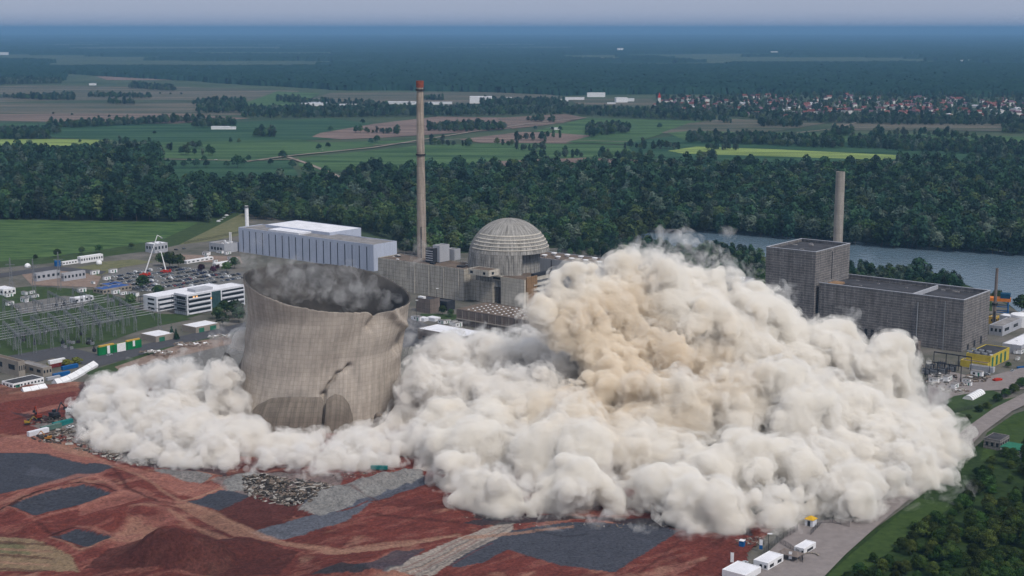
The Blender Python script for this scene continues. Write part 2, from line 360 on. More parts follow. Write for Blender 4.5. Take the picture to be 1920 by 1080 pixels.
def fmat(k, c1, c2, s=.02, st=(.12, 1, 1)):
    c1 = tuple(c * .8 for c in c1); c2 = tuple(c * 1.15 for c in c2); return mat('field_' + k, c1, col2=c2, scale=s, detail=8, world=True, stretch=st, contrast=(.40, .60))
FG = fmat('green', (.034, .078, .032), (.062, .112, .044), .03)
FD = fmat('deep_green', (.018, .056, .030), (.036, .078, .040), .02)
FB = fmat('brown', (.105, .082, .070), (.165, .125, .105), .02)
FP = fmat('pale_brown', (.13, .095, .085), (.19, .14, .12), .03)
FY = fmat('yellow_green', (.14, .20, .060), (.20, .26, .080), .03)
FM = fmat('mixed', (.050, .070, .045), (.115, .100, .080), .012)
FL = fmat('left', (.038, .080, .028), (.070, .118, .040), .12, (.2, 1, 1))
RD = mat('road_grey', (.17, .165, .165), var=.15, scale=.15, world=True)
DT = mat('track_dust', (.24, .20, .17), var=.2, scale=.1, world=True)
fields = [
 (FM, [(-200,168),(60,160),(300,162),(560,170),(560,196),(300,188),(60,190),(-200,196)]),
 (FM, [(-200,196),(380,190),(520,205),(480,216),(140,214),(-200,208)]),
 (FB, [(-200,214),(330,213),(470,222),(330,232),(-200,224)]),
 (FD, [(-200,229),(330,233),(620,222),(760,240),(620,262),(300,268),(100,258),(-200,262)]),
 (FY, [(-200,263),(100,261),(212,263),(170,272),(60,277),(-200,277)]),
 (FG, [(150,285),(300,268),(560,262),(600,268),(800,262),(540,294),(460,304),(300,296)]),
 (FD, [(290,298),(460,304),(540,299),(560,330),(310,345),(285,320)]),
 (FG, [(300,345),(470,330),(640,345),(620,370),(300,368)]),
 (FG, [(560,297),(800,272),(1000,268),(1260,276),(1210,300),(1000,297),(900,320),(600,324),(560,312)]),
 (FP, [(600,250),(700,233),(820,219),(1010,222),(1060,230),(900,247),(730,258),(640,262),(585,257)]),
 (FP, [(860,262),(980,248),(1090,252),(1140,262),(1060,270),(900,268)]),
 (FG, [(1000,247),(1100,222),(1340,228),(1300,242),(1240,252),(1180,272),(1060,268),(1110,255)]),
 (FB, [(930,222),(1060,214),(1100,222),(1020,236),(960,242)]),
 (FM, [(1290,232),(1360,224),(1560,230),(1480,243),(1320,262),(1240,250)]),
 (FD, [(1170,268),(1290,252),(1640,262),(1920,285),(2100,292),(2100,310),(1700,300),(1500,312),(1200,300)]),
 (FG, [(1250,250),(1300,246),(1450,250),(1700,252),(2100,262),(2100,286),(1640,268),(1290,266)]),
 (FM, [(1560,226),(2100,232),(2100,250),(1800,246),(1560,244)]),
 (FY, [(1252,284),(1305,276),(1450,281),(1700,293),(1705,297),(1660,301),(1400,293),(1280,289)]),
 (FP, [(860,318),(920,304),(1100,297),(1230,303),(1420,310),(1440,325),(1000,330)]),
 (FM, [(1440,308),(1700,303),(2100,310),(2100,330),(1500,325)]),
 (FM, [(620,175),(1000,172),(1060,184),(900,196),(640,196),(580,186)]),
 (FM, [(1060,186),(1220,186),(1260,206),(1100,204)]),
 (FG, [(430,205),(520,172),(600,176),(560,196),(520,212)]),
]
for i, (m, p) in enumerate(fields): sheet('field', p, .3 + .06 * i, m)
sheet('field', [(-200,410),(0,412),(390,418),(330,445),(200,468),(0,494),(-200,515)], .30, FL)
# pale clearings and water far away
LK = mat('far_pale', (.40, .44, .50), var=.1, scale=.01, world=True)
for p in ([(1030,106),(1165,109),(1160,113),(1080,110)], [(560,192),(620,190),(605,198),(570,197)], [(1425,139),(1475,138),(1470,143),(1440,143)], [(30,99),(110,97),(100,101),(60,102)], [(640,139),(760,137),(750,140)], [(180,143),(420,148),(400,151),(200,150)]):
    sheet('clearing', p, .5, LK if p[0][0] == 560 else FP)
for pts, w in (([(460,305),(540,294),(700,278),(800,262),(900,246),(1000,232),(1100,222)], 9), ([(540,296),(575,308),(600,318),(640,335)], 8), ([(1190,268),(1000,262),(860,262),(700,274)], 5),
               ([(1480,252),(1560,243),(1610,230)], 6), ([(300,300),(460,303),(560,300)], 7)):
    strip('field_road', pts, w, 2.0, DT)

# river
wm = bpy.data.materials.new('river_water'); wm.use_nodes = True; n = wm.node_tree; p = n.nodes['Principled BSDF']
p.inputs['Base Color'].default_value = (.095, .14, .18, 1); p.inputs['Roughness'].default_value = .22; p.inputs['IOR'].default_value = 1.33
g_ = n.nodes.new('ShaderNodeNewGeometry'); nz = n.nodes.new('ShaderNodeTexNoise'); nz.inputs['Scale'].default_value = .18; nz.inputs['Detail'].default_value = 6; bp = n.nodes.new('ShaderNodeBump'); bp.inputs['Distance'].default_value = .9
n.links.new(g_.outputs['Position'], nz.inputs[0]); n.links.new(nz.outputs[0], bp.inputs['Height']); n.links.new(bp.outputs[0], p.inputs['Normal'])
sheet('river', [(1100,440),(1230,432),(1380,434),(1500,446),(1600,452),(1800,468),(2100,478),(2100,680),(1925,600),(1890,570),(1850,550),(1800,530),(1600,506),(1435,482),(1340,470),(1230,462)], .4, wm)

# plant ground
SG = mat('site_ground', (.062, .066, .050), col2=(.165, .150, .138), scale=.035, detail=9, world=True)
GR = mat('grass_plot', (.028, .048, .020), col2=(.052, .078, .030), scale=.12, detail=8, world=True)
GY = mat('dry_grass', (.10, .105, .055), col2=(.16, .155, .085), scale=.12, detail=8, world=True)
BR = mat('bare_earth', (.17, .12, .095), col2=(.26, .20, .17), scale=.15, detail=8, world=True)
AS = mat('asphalt', (.070, .070, .078), var=.15, scale=.3, world=True)
CC = mat('concrete_paving', (.21, .185, .18), var=.15, scale=.25, world=True, detail=8)
GF = mat('gravel_ground', (.14, .135, .13), var=.3, scale=.5, world=True, detail=8)
sheet('plant_yard', [(-300,540),(0,498),(150,486),(300,466),(400,428),(470,402),(600,425),(760,470),(860,476),(1040,466),(1230,468),(1340,474),(1435,486),(1600,510),(1800,534),(1860,556),(1900,580),(2100,700),(2100,1200),(-400,1200),(-400,700)], .5, SG)
Z = .5
def S(name, pts, m):
    global Z; Z += .02; return sheet(name, pts, Z, m)
S('grass_verge', [(-100,500),(120,480),(300,452),(400,405),(455,388),(470,398),(440,430),(380,450),(290,470),(120,492),(-100,512)], GR)
S('dirt_bank', [(335,460),(400,428),(455,400),(470,402),(460,440),(400,452)], GY)
S('lawn', [(190,492),(250,487),(290,492),(230,502),(190,510),(150,505)], GY)
S('lawn', [(130,505),(170,498),(215,508),(180,520)], GY)
S('bare_ground', [(330,478),(450,482),(455,495),(370,492),(320,488)], BR)
S('car_park', [(195,520),(230,503),(330,500),(460,512),(460,545),(330,552),(240,545),(200,535)], GF)
S('lawn', [(-200,565),(60,545),(150,560),(300,590),(380,590),(260,622),(180,650),(-200,700)], GR)
S('lawn', [(255,595),(310,592),(360,600),(300,612),(262,618)], GR)
S('lawn', [(-200,560),(60,538),(180,545),(270,572),(120,600),(-50,640),(-200,650)], GR)
S('switchyard_gravel', [(20,572),(120,556),(180,560),(150,578),(40,590)], GF)
S('bare_ground', [(40,515),(120,505),(190,520),(180,540),(60,536)], BR)
S('service_road', [(-200,528),(0,514),(100,500),(200,510),(190,516),(100,508),(0,522),(-200,540)], AS)
S('service_road', [(-200,720),(0,672),(120,650),(190,668),(300,640),(420,615),(460,606),(460,620),(330,652),(180,690),(100,672),(0,700),(-200,750)], AS)
S('lawn', [(160,700),(300,656),(440,625),(460,640),(330,670),(180,715)], GR)
S('dirt_bank', [(215,690),(330,650),(430,630),(440,645),(330,675),(230,702)], BR)
S('gravel_ground', [(210,700),(330,672),(460,640),(460,720),(240,760)], GF)
S('lawn', [(790,590),(870,592),(850,606),(780,600)], GR)
S('lawn', [(620,560),(780,600),(860,640),(700,660)], AS)
S('tree_floor', [(1290,470),(1345,468),(1435,488),(1435,545),(1370,540),(1290,490)], GR)
S('lawn', [(1590,508),(1800,533),(1860,556),(1860,585),(1590,530)], GR)
S('lawn', [(1770,742),(1850,730),(1880,742),(1860,770),(1780,770)], GR)
S('lawn', [(1785,770),(1900,748),(1930,740),(1930,760),(1840,790),(1800,815),(1780,800)], GR)
S('service_road', [(1740,690),(1840,712),(1960,680),(1960,730),(1850,735),(1790,745),(1740,770)], CC)
# ------------------------------------------------------------------ red earth yard with pits, one real height field
xs = np.arange(-400, 262, 1.0); ys = np.arange(500, 905, 1.0); X, Y = np.meshgrid(xs, ys); PX, PY = nproj(X, Y)
wx = 2.5 * (vnoise(X, Y, 24, 5) - .5) + 1.5 * (vnoise(X, Y, 5, 6) - .5); wy = 2.5 * (vnoise(X, Y, 24, 7) - .5) + 1.5 * (vnoise(X, Y, 5, 8) - .5)
QX, QY = nproj(X + wx, Y + wy)
red, dred, tan, pink, slate, dgrey, grey, ochre, green = [np.array(c) for c in ((.128,.036,.029), (.052,.018,.016), (.27,.155,.11), (.26,.115,.09), (.046,.049,.062), (.028,.030,.036), (.17,.165,.16), (.19,.135,.085), (.03,.045,.02))]
C = np.empty(X.shape + (3,)); C[:] = red
n1 = vnoise(X, Y, 40, 1); n2 = vnoise(X * .6 + Y * .8, (Y * .6 - X * .8) * 3, 30, 2); n3 = vnoise(X, Y, 9, 3)
def mixc(k, c): 
    global C; C = C * (1 - k[..., None]) + c * k[..., None]
sst = lambda v, a, b: (lambda t: t * t * (3 - 2 * t))(np.clip((v - a) / (b - a), 0, 1))
n4 = vnoise(X * .8 + Y * .6, (Y * .8 - X * .6) * 4, 14, 9, 5); mixc(sst(n1, .45, .7) * .75, dred); mixc(sst(n2, .56, .68) * .5, pink); mixc(sst(n4, .60, .66) * .28, pink); mixc(sst(n4, .40, .34) * .35, dred); mixc(sst(n3 + n2, 1.15, 1.4) * .5, tan)
def paint(poly, c, k=1.0): mixc(inpoly(QX, QY, poly) * k, c)
H = 1.6 * (vnoise(X, Y, 30, 11) - .5) + .9 * (vnoise(X, Y, 6, 12) - .5) + .55 * (vnoise(X, Y, 2.6, 13, 2) - .5)
paint([(-100,760),(140,725),(150,800),(0,815),(-100,815)], red); paint([(40,775),(130,758),(140,763),(50,783)], pink, .7); paint([(-100,735),(150,715),(150,735),(-100,778)], tan, .25)
paint([(-100,830),(60,820),(200,868),(320,900),(420,920),(400,905),(470,940),(560,975),(420,950),(300,925),(215,880),(190,892),(60,860),(-100,850)], pink, .75)
paint([(90,826),(150,842),(180,862),(150,864),(100,846)], tan, .5)
paint([(20,775),(60,790),(130,805),(200,850),(280,880),(420,900),(440,860),(150,700),(140,790)], dgrey, .75)
paint([(60,800),(180,780),(200,800),(170,830),(90,815)], grey, .8)
paint([(-200,872),(60,856),(110,872),(165,885),(212,880),(214,892),(195,902),(150,912),(60,930),(-200,985)], slate)
P1, P2 = [(17,967),(90,942),(160,928),(216,944),(150,968),(66,988)], [(100,1028),(150,1011),(208,1028),(160,1047)]
P3 = [(350,948),(415,924),(470,934),(455,946),(410,962)]; P4 = [(470,1004),(560,975),(650,962),(700,948),(640,985),(540,1014),(500,1016)]
P5 = [(830,1066),(900,1028),(960,1000),(1060,985),(1200,985),(1275,1000),(1230,1030),(1150,1078),(1050,1066),(950,1036),(905,1060),(860,1068)]
P6 = [(560,950),(700,925),(790,900),(800,912),(690,950),(600,972)]
paint([(290,885),(350,890),(398,900),(380,912),(330,905),(295,895)], grey, .9)
paint([(395,905),(460,890),(640,890),(640,930),(600,950),(460,935),(420,925)], grey, .6)
paint(P3, slate); paint(P4, slate * 1.5 + .02); paint(P6, slate * 1.6); paint(P5, slate * 1.15)
paint([(400,965),(480,932),(560,955),(545,975),(470,990)], dred * 1.5)
paint([(330,945),(370,955),(480,1000),(540,1020),(620,1030),(560,1032),(440,1010),(330,960)], tan, .55)
paint([(720,1085),(780,1050),(860,1015),(940,985),(965,985),(960,1000),(880,1040),(810,1085)], grey * 1.25 + np.array((.05,.02,0)))
for q in range(5): paint([(735+18*q,1085),(880+10*q,1010+3*q),(884+10*q,1011+3*q),(741+18*q,1085)], (red, dgrey)[q % 2], .45)
paint([(600,1038),(720,1030),(860,1008),(850,1013),(720,1038),(610,1046)], tan, .8); paint([(860,1012),(960,1003),(1075,990),(1078,994),(960,1008),(870,1018)], tan, .7)
paint([(660,1080),(740,1040),(800,1035),(730,1085)], slate, .8); paint([(580,1085),(640,1062),(700,1085)], dgrey, .9)
paint([(870,985),(960,968),(1400,985),(1410,1010),(1300,1000),(1100,978),(900,992)], dgrey, .85)
paint([(890,965),(930,975),(950,985),(890,978)], dgrey, .8)
paint([(1360,1000),(1410,1010),(1440,1085),(1270,1085),(1350,1040)], red * .9)
paint([(-200,1015),(60,1030),(130,1060),(150,1090),(-200,1090)], ochre); paint([(-200,1022),(40,1040),(60,1060),(-200,1050)], green * 2, .5)
for q in range(5): paint([(-100, 1030 + 12*q), (90, 1040 + 12*q), (100, 1044 + 12*q), (-100, 1037 + 12*q)], (dred, tan)[q % 2], .6)
paint([(60,888),(120,905),(130,915),(50,905)], slate * 1.6, .5); paint([(55,970),(80,962),(75,970)], tan)
paint(P1, slate * .95); paint(P2, slate * .85)
paint([(150,960),(260,930),(300,945),(150,985)], pink, .5)
paint([(200,1048),(330,1010),(480,1020),(560,1040),(520,1085),(160,1085)], dred * 1.1, .8)
def blurred(poly, it):
    M = inpoly(QX, QY, poly).astype(float)
    for _ in range(it):
        M = (np.roll(M, 1, 0) + np.roll(M, -1, 0) + 2 * M) / 4; M = (np.roll(M, 1, 1) + np.roll(M, -1, 1) + 2 * M) / 4
    return M
for Pn, dpt in ((P1, 1.1), (P2, 1.3)):
    M = blurred(Pn, 7); H = H * (1 - M) - dpt * M; R = blurred(Pn, 40); H += 1.5 * np.clip(R * (1 - M) * 4, 0, 1) 
H = H * (1 - .8 * blurred(P5, 8)); M = blurred([(-200,872),(60,856),(165,885),(214,890),(150,912),(60,930),(-200,985)], 10); H = H * (1 - .8 * M) - .5 * M
H += 3.4 * np.clip(blurred([(-500,850),(120,860),(300,915),(350,1000),(330,1300),(-500,1300)], 60) * 1.2, 0, 1)
def heap(px, py, r, h, sx=1.0, seed=0, gamma=1.0):
    global H; g = G(px, py); d = np.sqrt(((X - g.x) / (r * sx)) ** 2 + ((Y - g.y) / r) ** 2) + .35 * (vnoise(X, Y, r * .5, seed + 40) - .5)
    H = H + h * np.clip(1 - d, 0, 1) ** gamma
for a in ((232,1000,13,6,1.3,1),(340,1062,16,9,1.4,2),(300,1060,14,7,1.6,3),(400,1055,10,6,1.3,4),(270,975,12,3,1.5,5),(68,1008,8,3,1.5,6),(430,1035,14,4,1.8,7),(690,1078,12,4,2,8),
          (470,912,12,3.5,1.6,9),(600,945,9,5,1.6,10),(640,935,9,5.5,1.6,11),(680,922,9,6,1.6,12),(720,912,9,6.5,1.6,13),(760,903,8,6,1.6,14),(655,945,9,4,1.6,19),(340,898,9,2.5,2.5,15),(150,800,14,2,1.5,16),(570,960,8,3,1.6,17),(790,897,6,3,1.4,18)): heap(*a)
gp = [(415,915),(440,895),(470,890),(520,900),(460,925),(430,928)]; paint(gp, grey * 1.1)
paint([(560,965),(590,940),(650,912),(700,900),(740,888),(790,890),(795,905),(730,925),(660,955),(600,972)], grey * 1.08, .95)
def stroke(pts, w, c, k=.8):
    d = np.full(X.shape, 1e9)
    for (x0, y0), (x1, y1) in zip(pts, pts[1:]):
        t = np.clip(((QX - x0) * (x1 - x0) + (QY - y0) * (y1 - y0)) / ((x1 - x0) ** 2 + (y1 - y0) ** 2), 0, 1); d = np.minimum(d, np.hypot(QX - x0 - t * (x1 - x0), (QY - y0 - t * (y1 - y0)) * 1.8))
    mixc(k * np.exp(-(d / w) ** 4), c)
for pts, w, c, k in [([(0,962),(70,930),(150,906),(180,908),(235,938),(222,948)], 7, pink, .8), ([(0,975),(60,948),(150,920),(222,940)], 3, dred * .6, .9), ([(222,948),(150,972),(66,994),(10,968)], 3, pink, .6), ([(60,1000),(120,1030),(150,1048)], 6, dred, .7), ([(95,1030),(150,1052),(215,1028)], 3, tan, .7), ([(98,1026),(150,1006),(212,1026)], 4, dred * .7, .9), ([(150,1004),(225,1030),(260,1022)], 5, pink, .7),
                  ([(200,880),(260,905),(320,940),(400,965),(470,1002),(560,1030),(640,1036),(860,1010)], 6, tan, .55), ([(345,946),(413,922)], 2.5, tan, .9), ([(240,940),(300,955),(345,950)], 5, pink, .6), ([(320,975),(380,1000),(430,1018)], 8, tan, .5), ([(215,895),(240,930),(300,960)], 4, dred, .8), ([(0,820),(90,832),(200,872)], 6, tan, .4), ([(0,850),(60,848),(130,858)], 4, pink, .5),
                  ([(780,1085),(960,992)], 2, dgrey, .5), ([(760,1085),(940,992)], 2, tan, .6), ([(20,742),(80,735),(150,725)], 4, tan, .4), ([(30,790),(80,778),(150,765)], 4, dred, .5), ([(1000,1000),(1060,1012),(1100,1006)], 3, dgrey, .7), ([(1290,1010),(1200,1080)], 4, dred, .5), ([(560,962),(640,952),(700,940)], 3, grey, .5), ([(700,968),(760,975),(860,985)], 4, dred, .6), ([(640,920),(720,950),(860,960),(885,978)], 5, dred * 1.3, .5)]: stroke(pts, w, c, k)
C *= (1 + .35 * (vnoise(X, Y, 3, 20, 2) - .5))[..., None]
edge = inpoly(PX, PY, [(-900,726),(150,712),(300,690),(460,700),(800,700),(1000,860),(1460,985),(1400,1040),(1370,1300),(-900,1300)])
grid_mesh('yard_ground', np.stack([X, Y, H + 1.3], -1), attr_mat('yard_earth', 'paint', .7, .5, bump=.7), C, edge)['kind'] = 'structure'
def yard_z(x, y):
    i = int(round(y - 500)); j = int(round(x + 400)); return float(H[min(max(i, 0), H.shape[0] - 1), min(max(j, 0), H.shape[1] - 1)] + 1.3)
# right-hand side: road, verge and scrub ground
sheet('gravel_lot', [(1380,1150),(1440,1040),(1500,985),(1600,975),(1690,930),(1680,945),(1560,1040),(1440,1180)], 1.30, CC)
strip('access_road', [(1400,1190),(1500,1098),(1560,1040),(1625,985),(1695,928),(1770,868),(1825,812),(1880,772),(1935,745),(2060,690)], [14, 13, 12, 11, 11, 11, 11, 11, 12, 12], 1.34, CC)
RG = mat('verge_grass', (.022, .042, .012), col2=(.048, .078, .022), scale=.25, detail=8, world=True)
SB = mat('scrub_ground', (.012, .026, .009), col2=(.034, .056, .018), scale=.3, detail=8, world=True)
sheet('scrub_ground', [(1480,1180),(1560,1065),(1620,1010),(1730,930),(1850,822),(1960,752),(2300,700),(2400,1300)], 1.05, SB)
sheet('verge', [(1545,1090),(1600,1040),(1722,938),(1790,950),(1720,1000),(1640,1060),(1600,1090)], 1.12, RG)
sheet('verge', [(1838,868),(1850,815),(1900,780),(1960,760),(1960,850),(1880,850)], 1.12, RG)
# ------------------------------------------------------------------ trees
LF = [leaf_mat('leaves_dark', (.007, .024, .017), (.032, .068, .038)), leaf_mat('leaves_mid', (.012, .034, .014), (.058, .092, .036)), leaf_mat('leaves_grey', (.018, .040, .030), (.085, .11, .082)),
      leaf_mat('leaves_scrub', (.010, .024, .007), (.048, .080, .018), .3), leaf_mat('leaves_red', (.030, .010, .018), (.060, .020, .030), .3), leaf_mat('leaves_yellow', (.06, .07, .015), (.15, .15, .03), .3)]
BK = mat('bark', (.06, .05, .04), var=.3, scale=2)
def crown_mesh(name, h, w, nleaf, leaf, m, seed, kind='round', base=.22, hole=.0):
    rng = np.random.default_rng(seed); lob = []
    k = 9 if kind != 'cone' else 8
    for i in range(k):
        t = (i + .5) / k
        if kind == 'cone': lob.append((rng.normal(0, w * .04), rng.normal(0, w * .04), h * (base + (1 - base) * t * .92), w * .5 * (1.05 - t), h * .10))
        elif kind == 'column': lob.append((rng.normal(0, w * .10), rng.normal(0, w * .10), h * (base + (.95 - base) * t), w * .40 * (1 - .45 * abs(t - .45)), h * .15))
        else:
            a = i * 2.4; zz = base + (1 - base) * (.18 + .66 * t); rr = w * .27 * math.sin(math.pi * min(.95, .25 + t * .72))
            lob.append((math.cos(a) * rr * (1 + rng.normal(0, .2)), math.sin(a) * rr * (1 + rng.normal(0, .2)), h * zz, w * (.27 + .08 * rng.random()), h * (.17 + .05 * rng.random())))
    lob = np.array(lob); vol = lob[:, 3] ** 2; pick = rng.choice(len(lob), nleaf, p=vol / vol.sum()); L_ = lob[pick]
    d = rng.normal(size=(nleaf, 3)); d /= np.linalg.norm(d, axis=1)[:, None]; d[:, 2] = np.where(d[:, 2] < -.45, -d[:, 2], d[:, 2])
    rad = .62 + .46 * rng.random(nleaf) ** .7
    c = L_[:, :3] + d * np.c_[L_[:, 3], L_[:, 3], L_[:, 4]] * rad[:, None]
    nrm = d + rng.normal(0, .45, d.shape); nrm /= np.linalg.norm(nrm, axis=1)[:, None]
    a = np.cross(nrm, rng.normal(size=d.shape)); a /= np.linalg.norm(a, axis=1)[:, None]; b_ = np.cross(nrm, a)
    s = (leaf * (.6 + .8 * rng.random(nleaf)))[:, None]; f2 = .55 + .4 * rng.random(nleaf)[:, None]
    V = np.stack([c - a * s, c - b_ * s * f2 + nrm * s * .15, c + a * s, c + b_ * s * f2 + nrm * s * .15], 1).reshape(-1, 3)
    me = bpy.data.meshes.new(name); me.vertices.add(len(V)); me.vertices.foreach_set('co', V.astype(np.float32).ravel()); q = np.arange(len(V), dtype=np.int32)
    me.loops.add(len(q)); me.loops.foreach_set('vertex_index', q); me.polygons.add(nleaf); me.polygons.foreach_set('loop_start', q[::4].copy()); me.update(); me.validate()
    me.materials.append(m); return me
def trunk_mb(h, r, seed, limbs=5, spread=.2):
    rnd = random.Random(seed); b = MB(); b.tube((0, 0, -.4), (0, 0, h * .45), r, r * .6, 7); b.tube((0, 0, h * .45), (r, 0, h * .8), r * .6, r * .15, 6)
    for i in range(limbs):
        a = i * 2.4 + rnd.random(); z = h * (.25 + .09 * i); b.tube((0, 0, z), (math.cos(a) * h * spread, math.sin(a) * h * spread, z + h * .2), r * .4, r * .1, 5)
    return b
def tree_proto(kind, h, w, nleaf, leaf, m, seed, name='tree', cat='tree', shape='round', base=.22, trunk_r=None):
    r = thing(name, '', cat); o = bpy.data.objects.new('crown', crown_mesh('crown', h, w, nleaf, leaf, m, seed, shape, base)); sc.collection.objects.link(o); o.parent = r
    trunk_mb(h, trunk_r or h * .018, seed, spread=w / h * .3).build('trunk', BK, r); return r
class Planter:
    """first placement moves the prototype itself, later ones are copies"""
    def __init__(s, proto): s.p, s.used = proto, False
    def put(s, loc, rz, scl, label, group=None):
        if not s.used:
            s.used = True; r = s.p; KIDS[r] = [c for c in bpy.data.objects if c.parent == r]; r.location = loc; r.rotation_euler = (0, 0, rz); r.scale = (scl,) * 3; r['label'] = label
            if group: r['group'] = group
            return r
        r = dup(s.p, loc, rz, scl, label, group)
        if not group and 'group' in r: del r['group']
        return r

# instanced woods: each mass is one object
src = bpy.data.collections.new('tree_kinds')     # never linked: only read by the masses
def src_tree(i, h, w, n, leaf, m, shape, base):
    me = crown_mesh('wood_tree', h, w, n, leaf, m, 50 + i, shape, base); bm = bmesh.new(); bm.from_mesh(me)
    t = trunk_mb(h, h * .016, i, 2); tm = bpy.data.meshes.new('t'); tm.from_pydata(t.v, [], t.f)
    k = len(bm.faces); bm.from_mesh(tm)
    bm.faces.ensure_lookup_table()
    for f in bm.faces[k:]: f.material_index = 1
    bm.to_mesh(me); bm.free(); me.materials.append(BK); o = bpy.data.objects.new('wood_tree', me); src.objects.link(o)
for i, a in enumerate([(24, 15, 520, 1.25, LF[0], 'round', .18), (27, 13, 520, 1.2, LF[0], 'column', .12), (22, 16, 520, 1.2, LF[1], 'round', .15), (20, 15, 520, 1.15, LF[2], 'round', .15), (25, 12, 480, 1.1, LF[2], 'column', .15), (18, 14, 480, 1.1, LF[1], 'round', .12)]): src_tree(i, *a)
gn = bpy.data.node_groups.new('plant_wood', 'GeometryNodeTree')
gn.interface.new_socket('Geometry', in_out='INPUT', socket_type='NodeSocketGeometry'); gn.interface.new_socket('Geometry', in_out='OUTPUT', socket_type='NodeSocketGeometry')
gi, go = gn.nodes.new('NodeGroupInput'), gn.nodes.new('NodeGroupOutput'); ip = gn.nodes.new('GeometryNodeInstanceOnPoints'); ci = gn.nodes.new('GeometryNodeCollectionInfo')
ci.inputs['Collection'].default_value = src; ci.inputs['Separate Children'].default_value = True; ci.inputs['Reset Children'].default_value = True
ip.inputs['Pick Instance'].default_value = True
def named(nm, t):
    n_ = gn.nodes.new('GeometryNodeInputNamedAttribute'); n_.data_type = t; n_.inputs[0].default_value = nm; return n_
ni, ns, nr = named('pick', 'INT'), named('size', 'FLOAT_VECTOR'), named('turn', 'FLOAT_VECTOR')
gl = gn.links.new; gl(gi.outputs[0], ip.inputs['Points']); gl(ci.outputs[0], ip.inputs['Instance']); gl(ni.outputs[0], ip.inputs['Instance Index']); gl(ns.outputs[0], ip.inputs['Scale']); gl(nr.outputs[0], ip.inputs['Rotation']); gl(ip.outputs[0], go.inputs[0])
def wood_points(poly, step, seed, dens=1.0, zoff=0):
    rng = np.random.default_rng(seed); g = np.array([nG(x, y) for x, y in poly]); x0, y0 = g.min(0); x1, y1 = g.max(0)
    xs_, ys_ = np.meshgrid(np.arange(x0, x1, step), np.arange(y0, y1, step)); xs_ = xs_.ravel() + rng.normal(0, step * .3, xs_.size); ys_ = ys_.ravel() + rng.normal(0, step * .3, ys_.size)
    px, py = nproj(xs_, ys_); k = inpoly(px, py, poly) & (rng.random(xs_.size) < dens) & (px > -60) & (px < 1980); return np.c_[xs_[k], ys_[k]]
def wood(name, pts, seed, lo=.68, hi=1.32, kinds=None, wts=None):
    rng = np.random.default_rng(seed); n_ = len(pts)
    me = bpy.data.meshes.new(name); me.from_pydata(np.c_[pts, np.zeros(n_)].tolist(), [], [])
    pk = rng.choice(kinds or [0, 1, 2, 3, 4, 5], n_, p=wts); patch = vnoise(pts[:, 0], pts[:, 1], 90, seed); 
    s = (lo + (hi - lo) * rng.random(n_)) * (.82 + .36 * patch)
    a = me.attributes.new('pick', 'INT', 'POINT'); a.data.foreach_set('value', pk.astype(np.int32))
    a = me.attributes.new('size', 'FLOAT_VECTOR', 'POINT'); a.data.foreach_set('vector', np.c_[s, s, s * (.9 + .2 * rng.random(n_))].astype(np.float32).ravel())
    a = me.attributes.new('turn', 'FLOAT_VECTOR', 'POINT'); a.data.foreach_set('vector', np.c_[np.zeros((n_, 2)), rng.random(n_) * 6.28].astype(np.float32).ravel())
    o = bpy.data.objects.new(name, me); sc.collection.objects.link(o); md = o.modifiers.new('wood', 'NODES'); md.node_group = gn
    print(name, n_); return o

BELT = [(-80,296),(60,300),(300,297),(305,335),(330,366),(470,366),(600,364),(680,366),(760,348),(860,330),(900,335),(1000,327),(1160,330),(1500,333),(1920,322),(2000,322),
        (2000,484),(1920,482),(1800,476),(1600,460),(1500,452),(1380,441),(1300,438),(1215,440),(1180,462),(1150,462),(1040,462),(990,470),(860,474),(800,486),(760,480),(740,450),(680,432),(560,418),(470,412),(455,398),(430,404),(395,418),(300,416),(0,412),(-80,412)]
bp_ = wood_points(BELT, 11.5, 1)
_, by = nproj(bp_[:, 0], bp_[:, 1]); order = np.argsort(-by)
# front trees of the belt stand as things of their own; the rest is one mass
cand = [tuple(q) for q in bp_[order]]; FRONT, rest = cand[:0], bp_
bxp, byp = nproj(bp_[:, 0], bp_[:, 1])
front = (byp > 436) & ((bxp > 1225)) & (bxp < 1920)
rng_ = np.random.default_rng(3); front &= rng_.random(len(front)) < .55
front_pts = bp_[front][:150]; fr_idx = np.where(front)[0][:150]; keep = np.ones(len(bp_), bool); keep[fr_idx] = False
LITE = inpoly(bxp, byp + 8 * (vnoise(bp_[:, 0], bp_[:, 1], 80, 77) - .5), [(440,396),(640,392),(760,380),(900,410),(1000,425),(1250,438),(1250,500),(440,500)])
tag(wood('bright_woods', bp_[keep & LITE], 12, .55, 1.05, wts=[.04, .04, .36, .26, .05, .25]), 'lighter green trees right behind the striped hall and the dome', 'woods', None, 'stuff')
keep &= ~LITE
tag(wood('forest', bp_[keep], 2, wts=[.27, .16, .2, .15, .09, .13]), 'broad dark green riverside forest between the plant and the fields', 'forest', None, 'stuff')
hedges = []
def hg(poly, step=11, seed=0, dens=1): hedges.append(wood_points(poly, step, seed + len(hedges), dens))
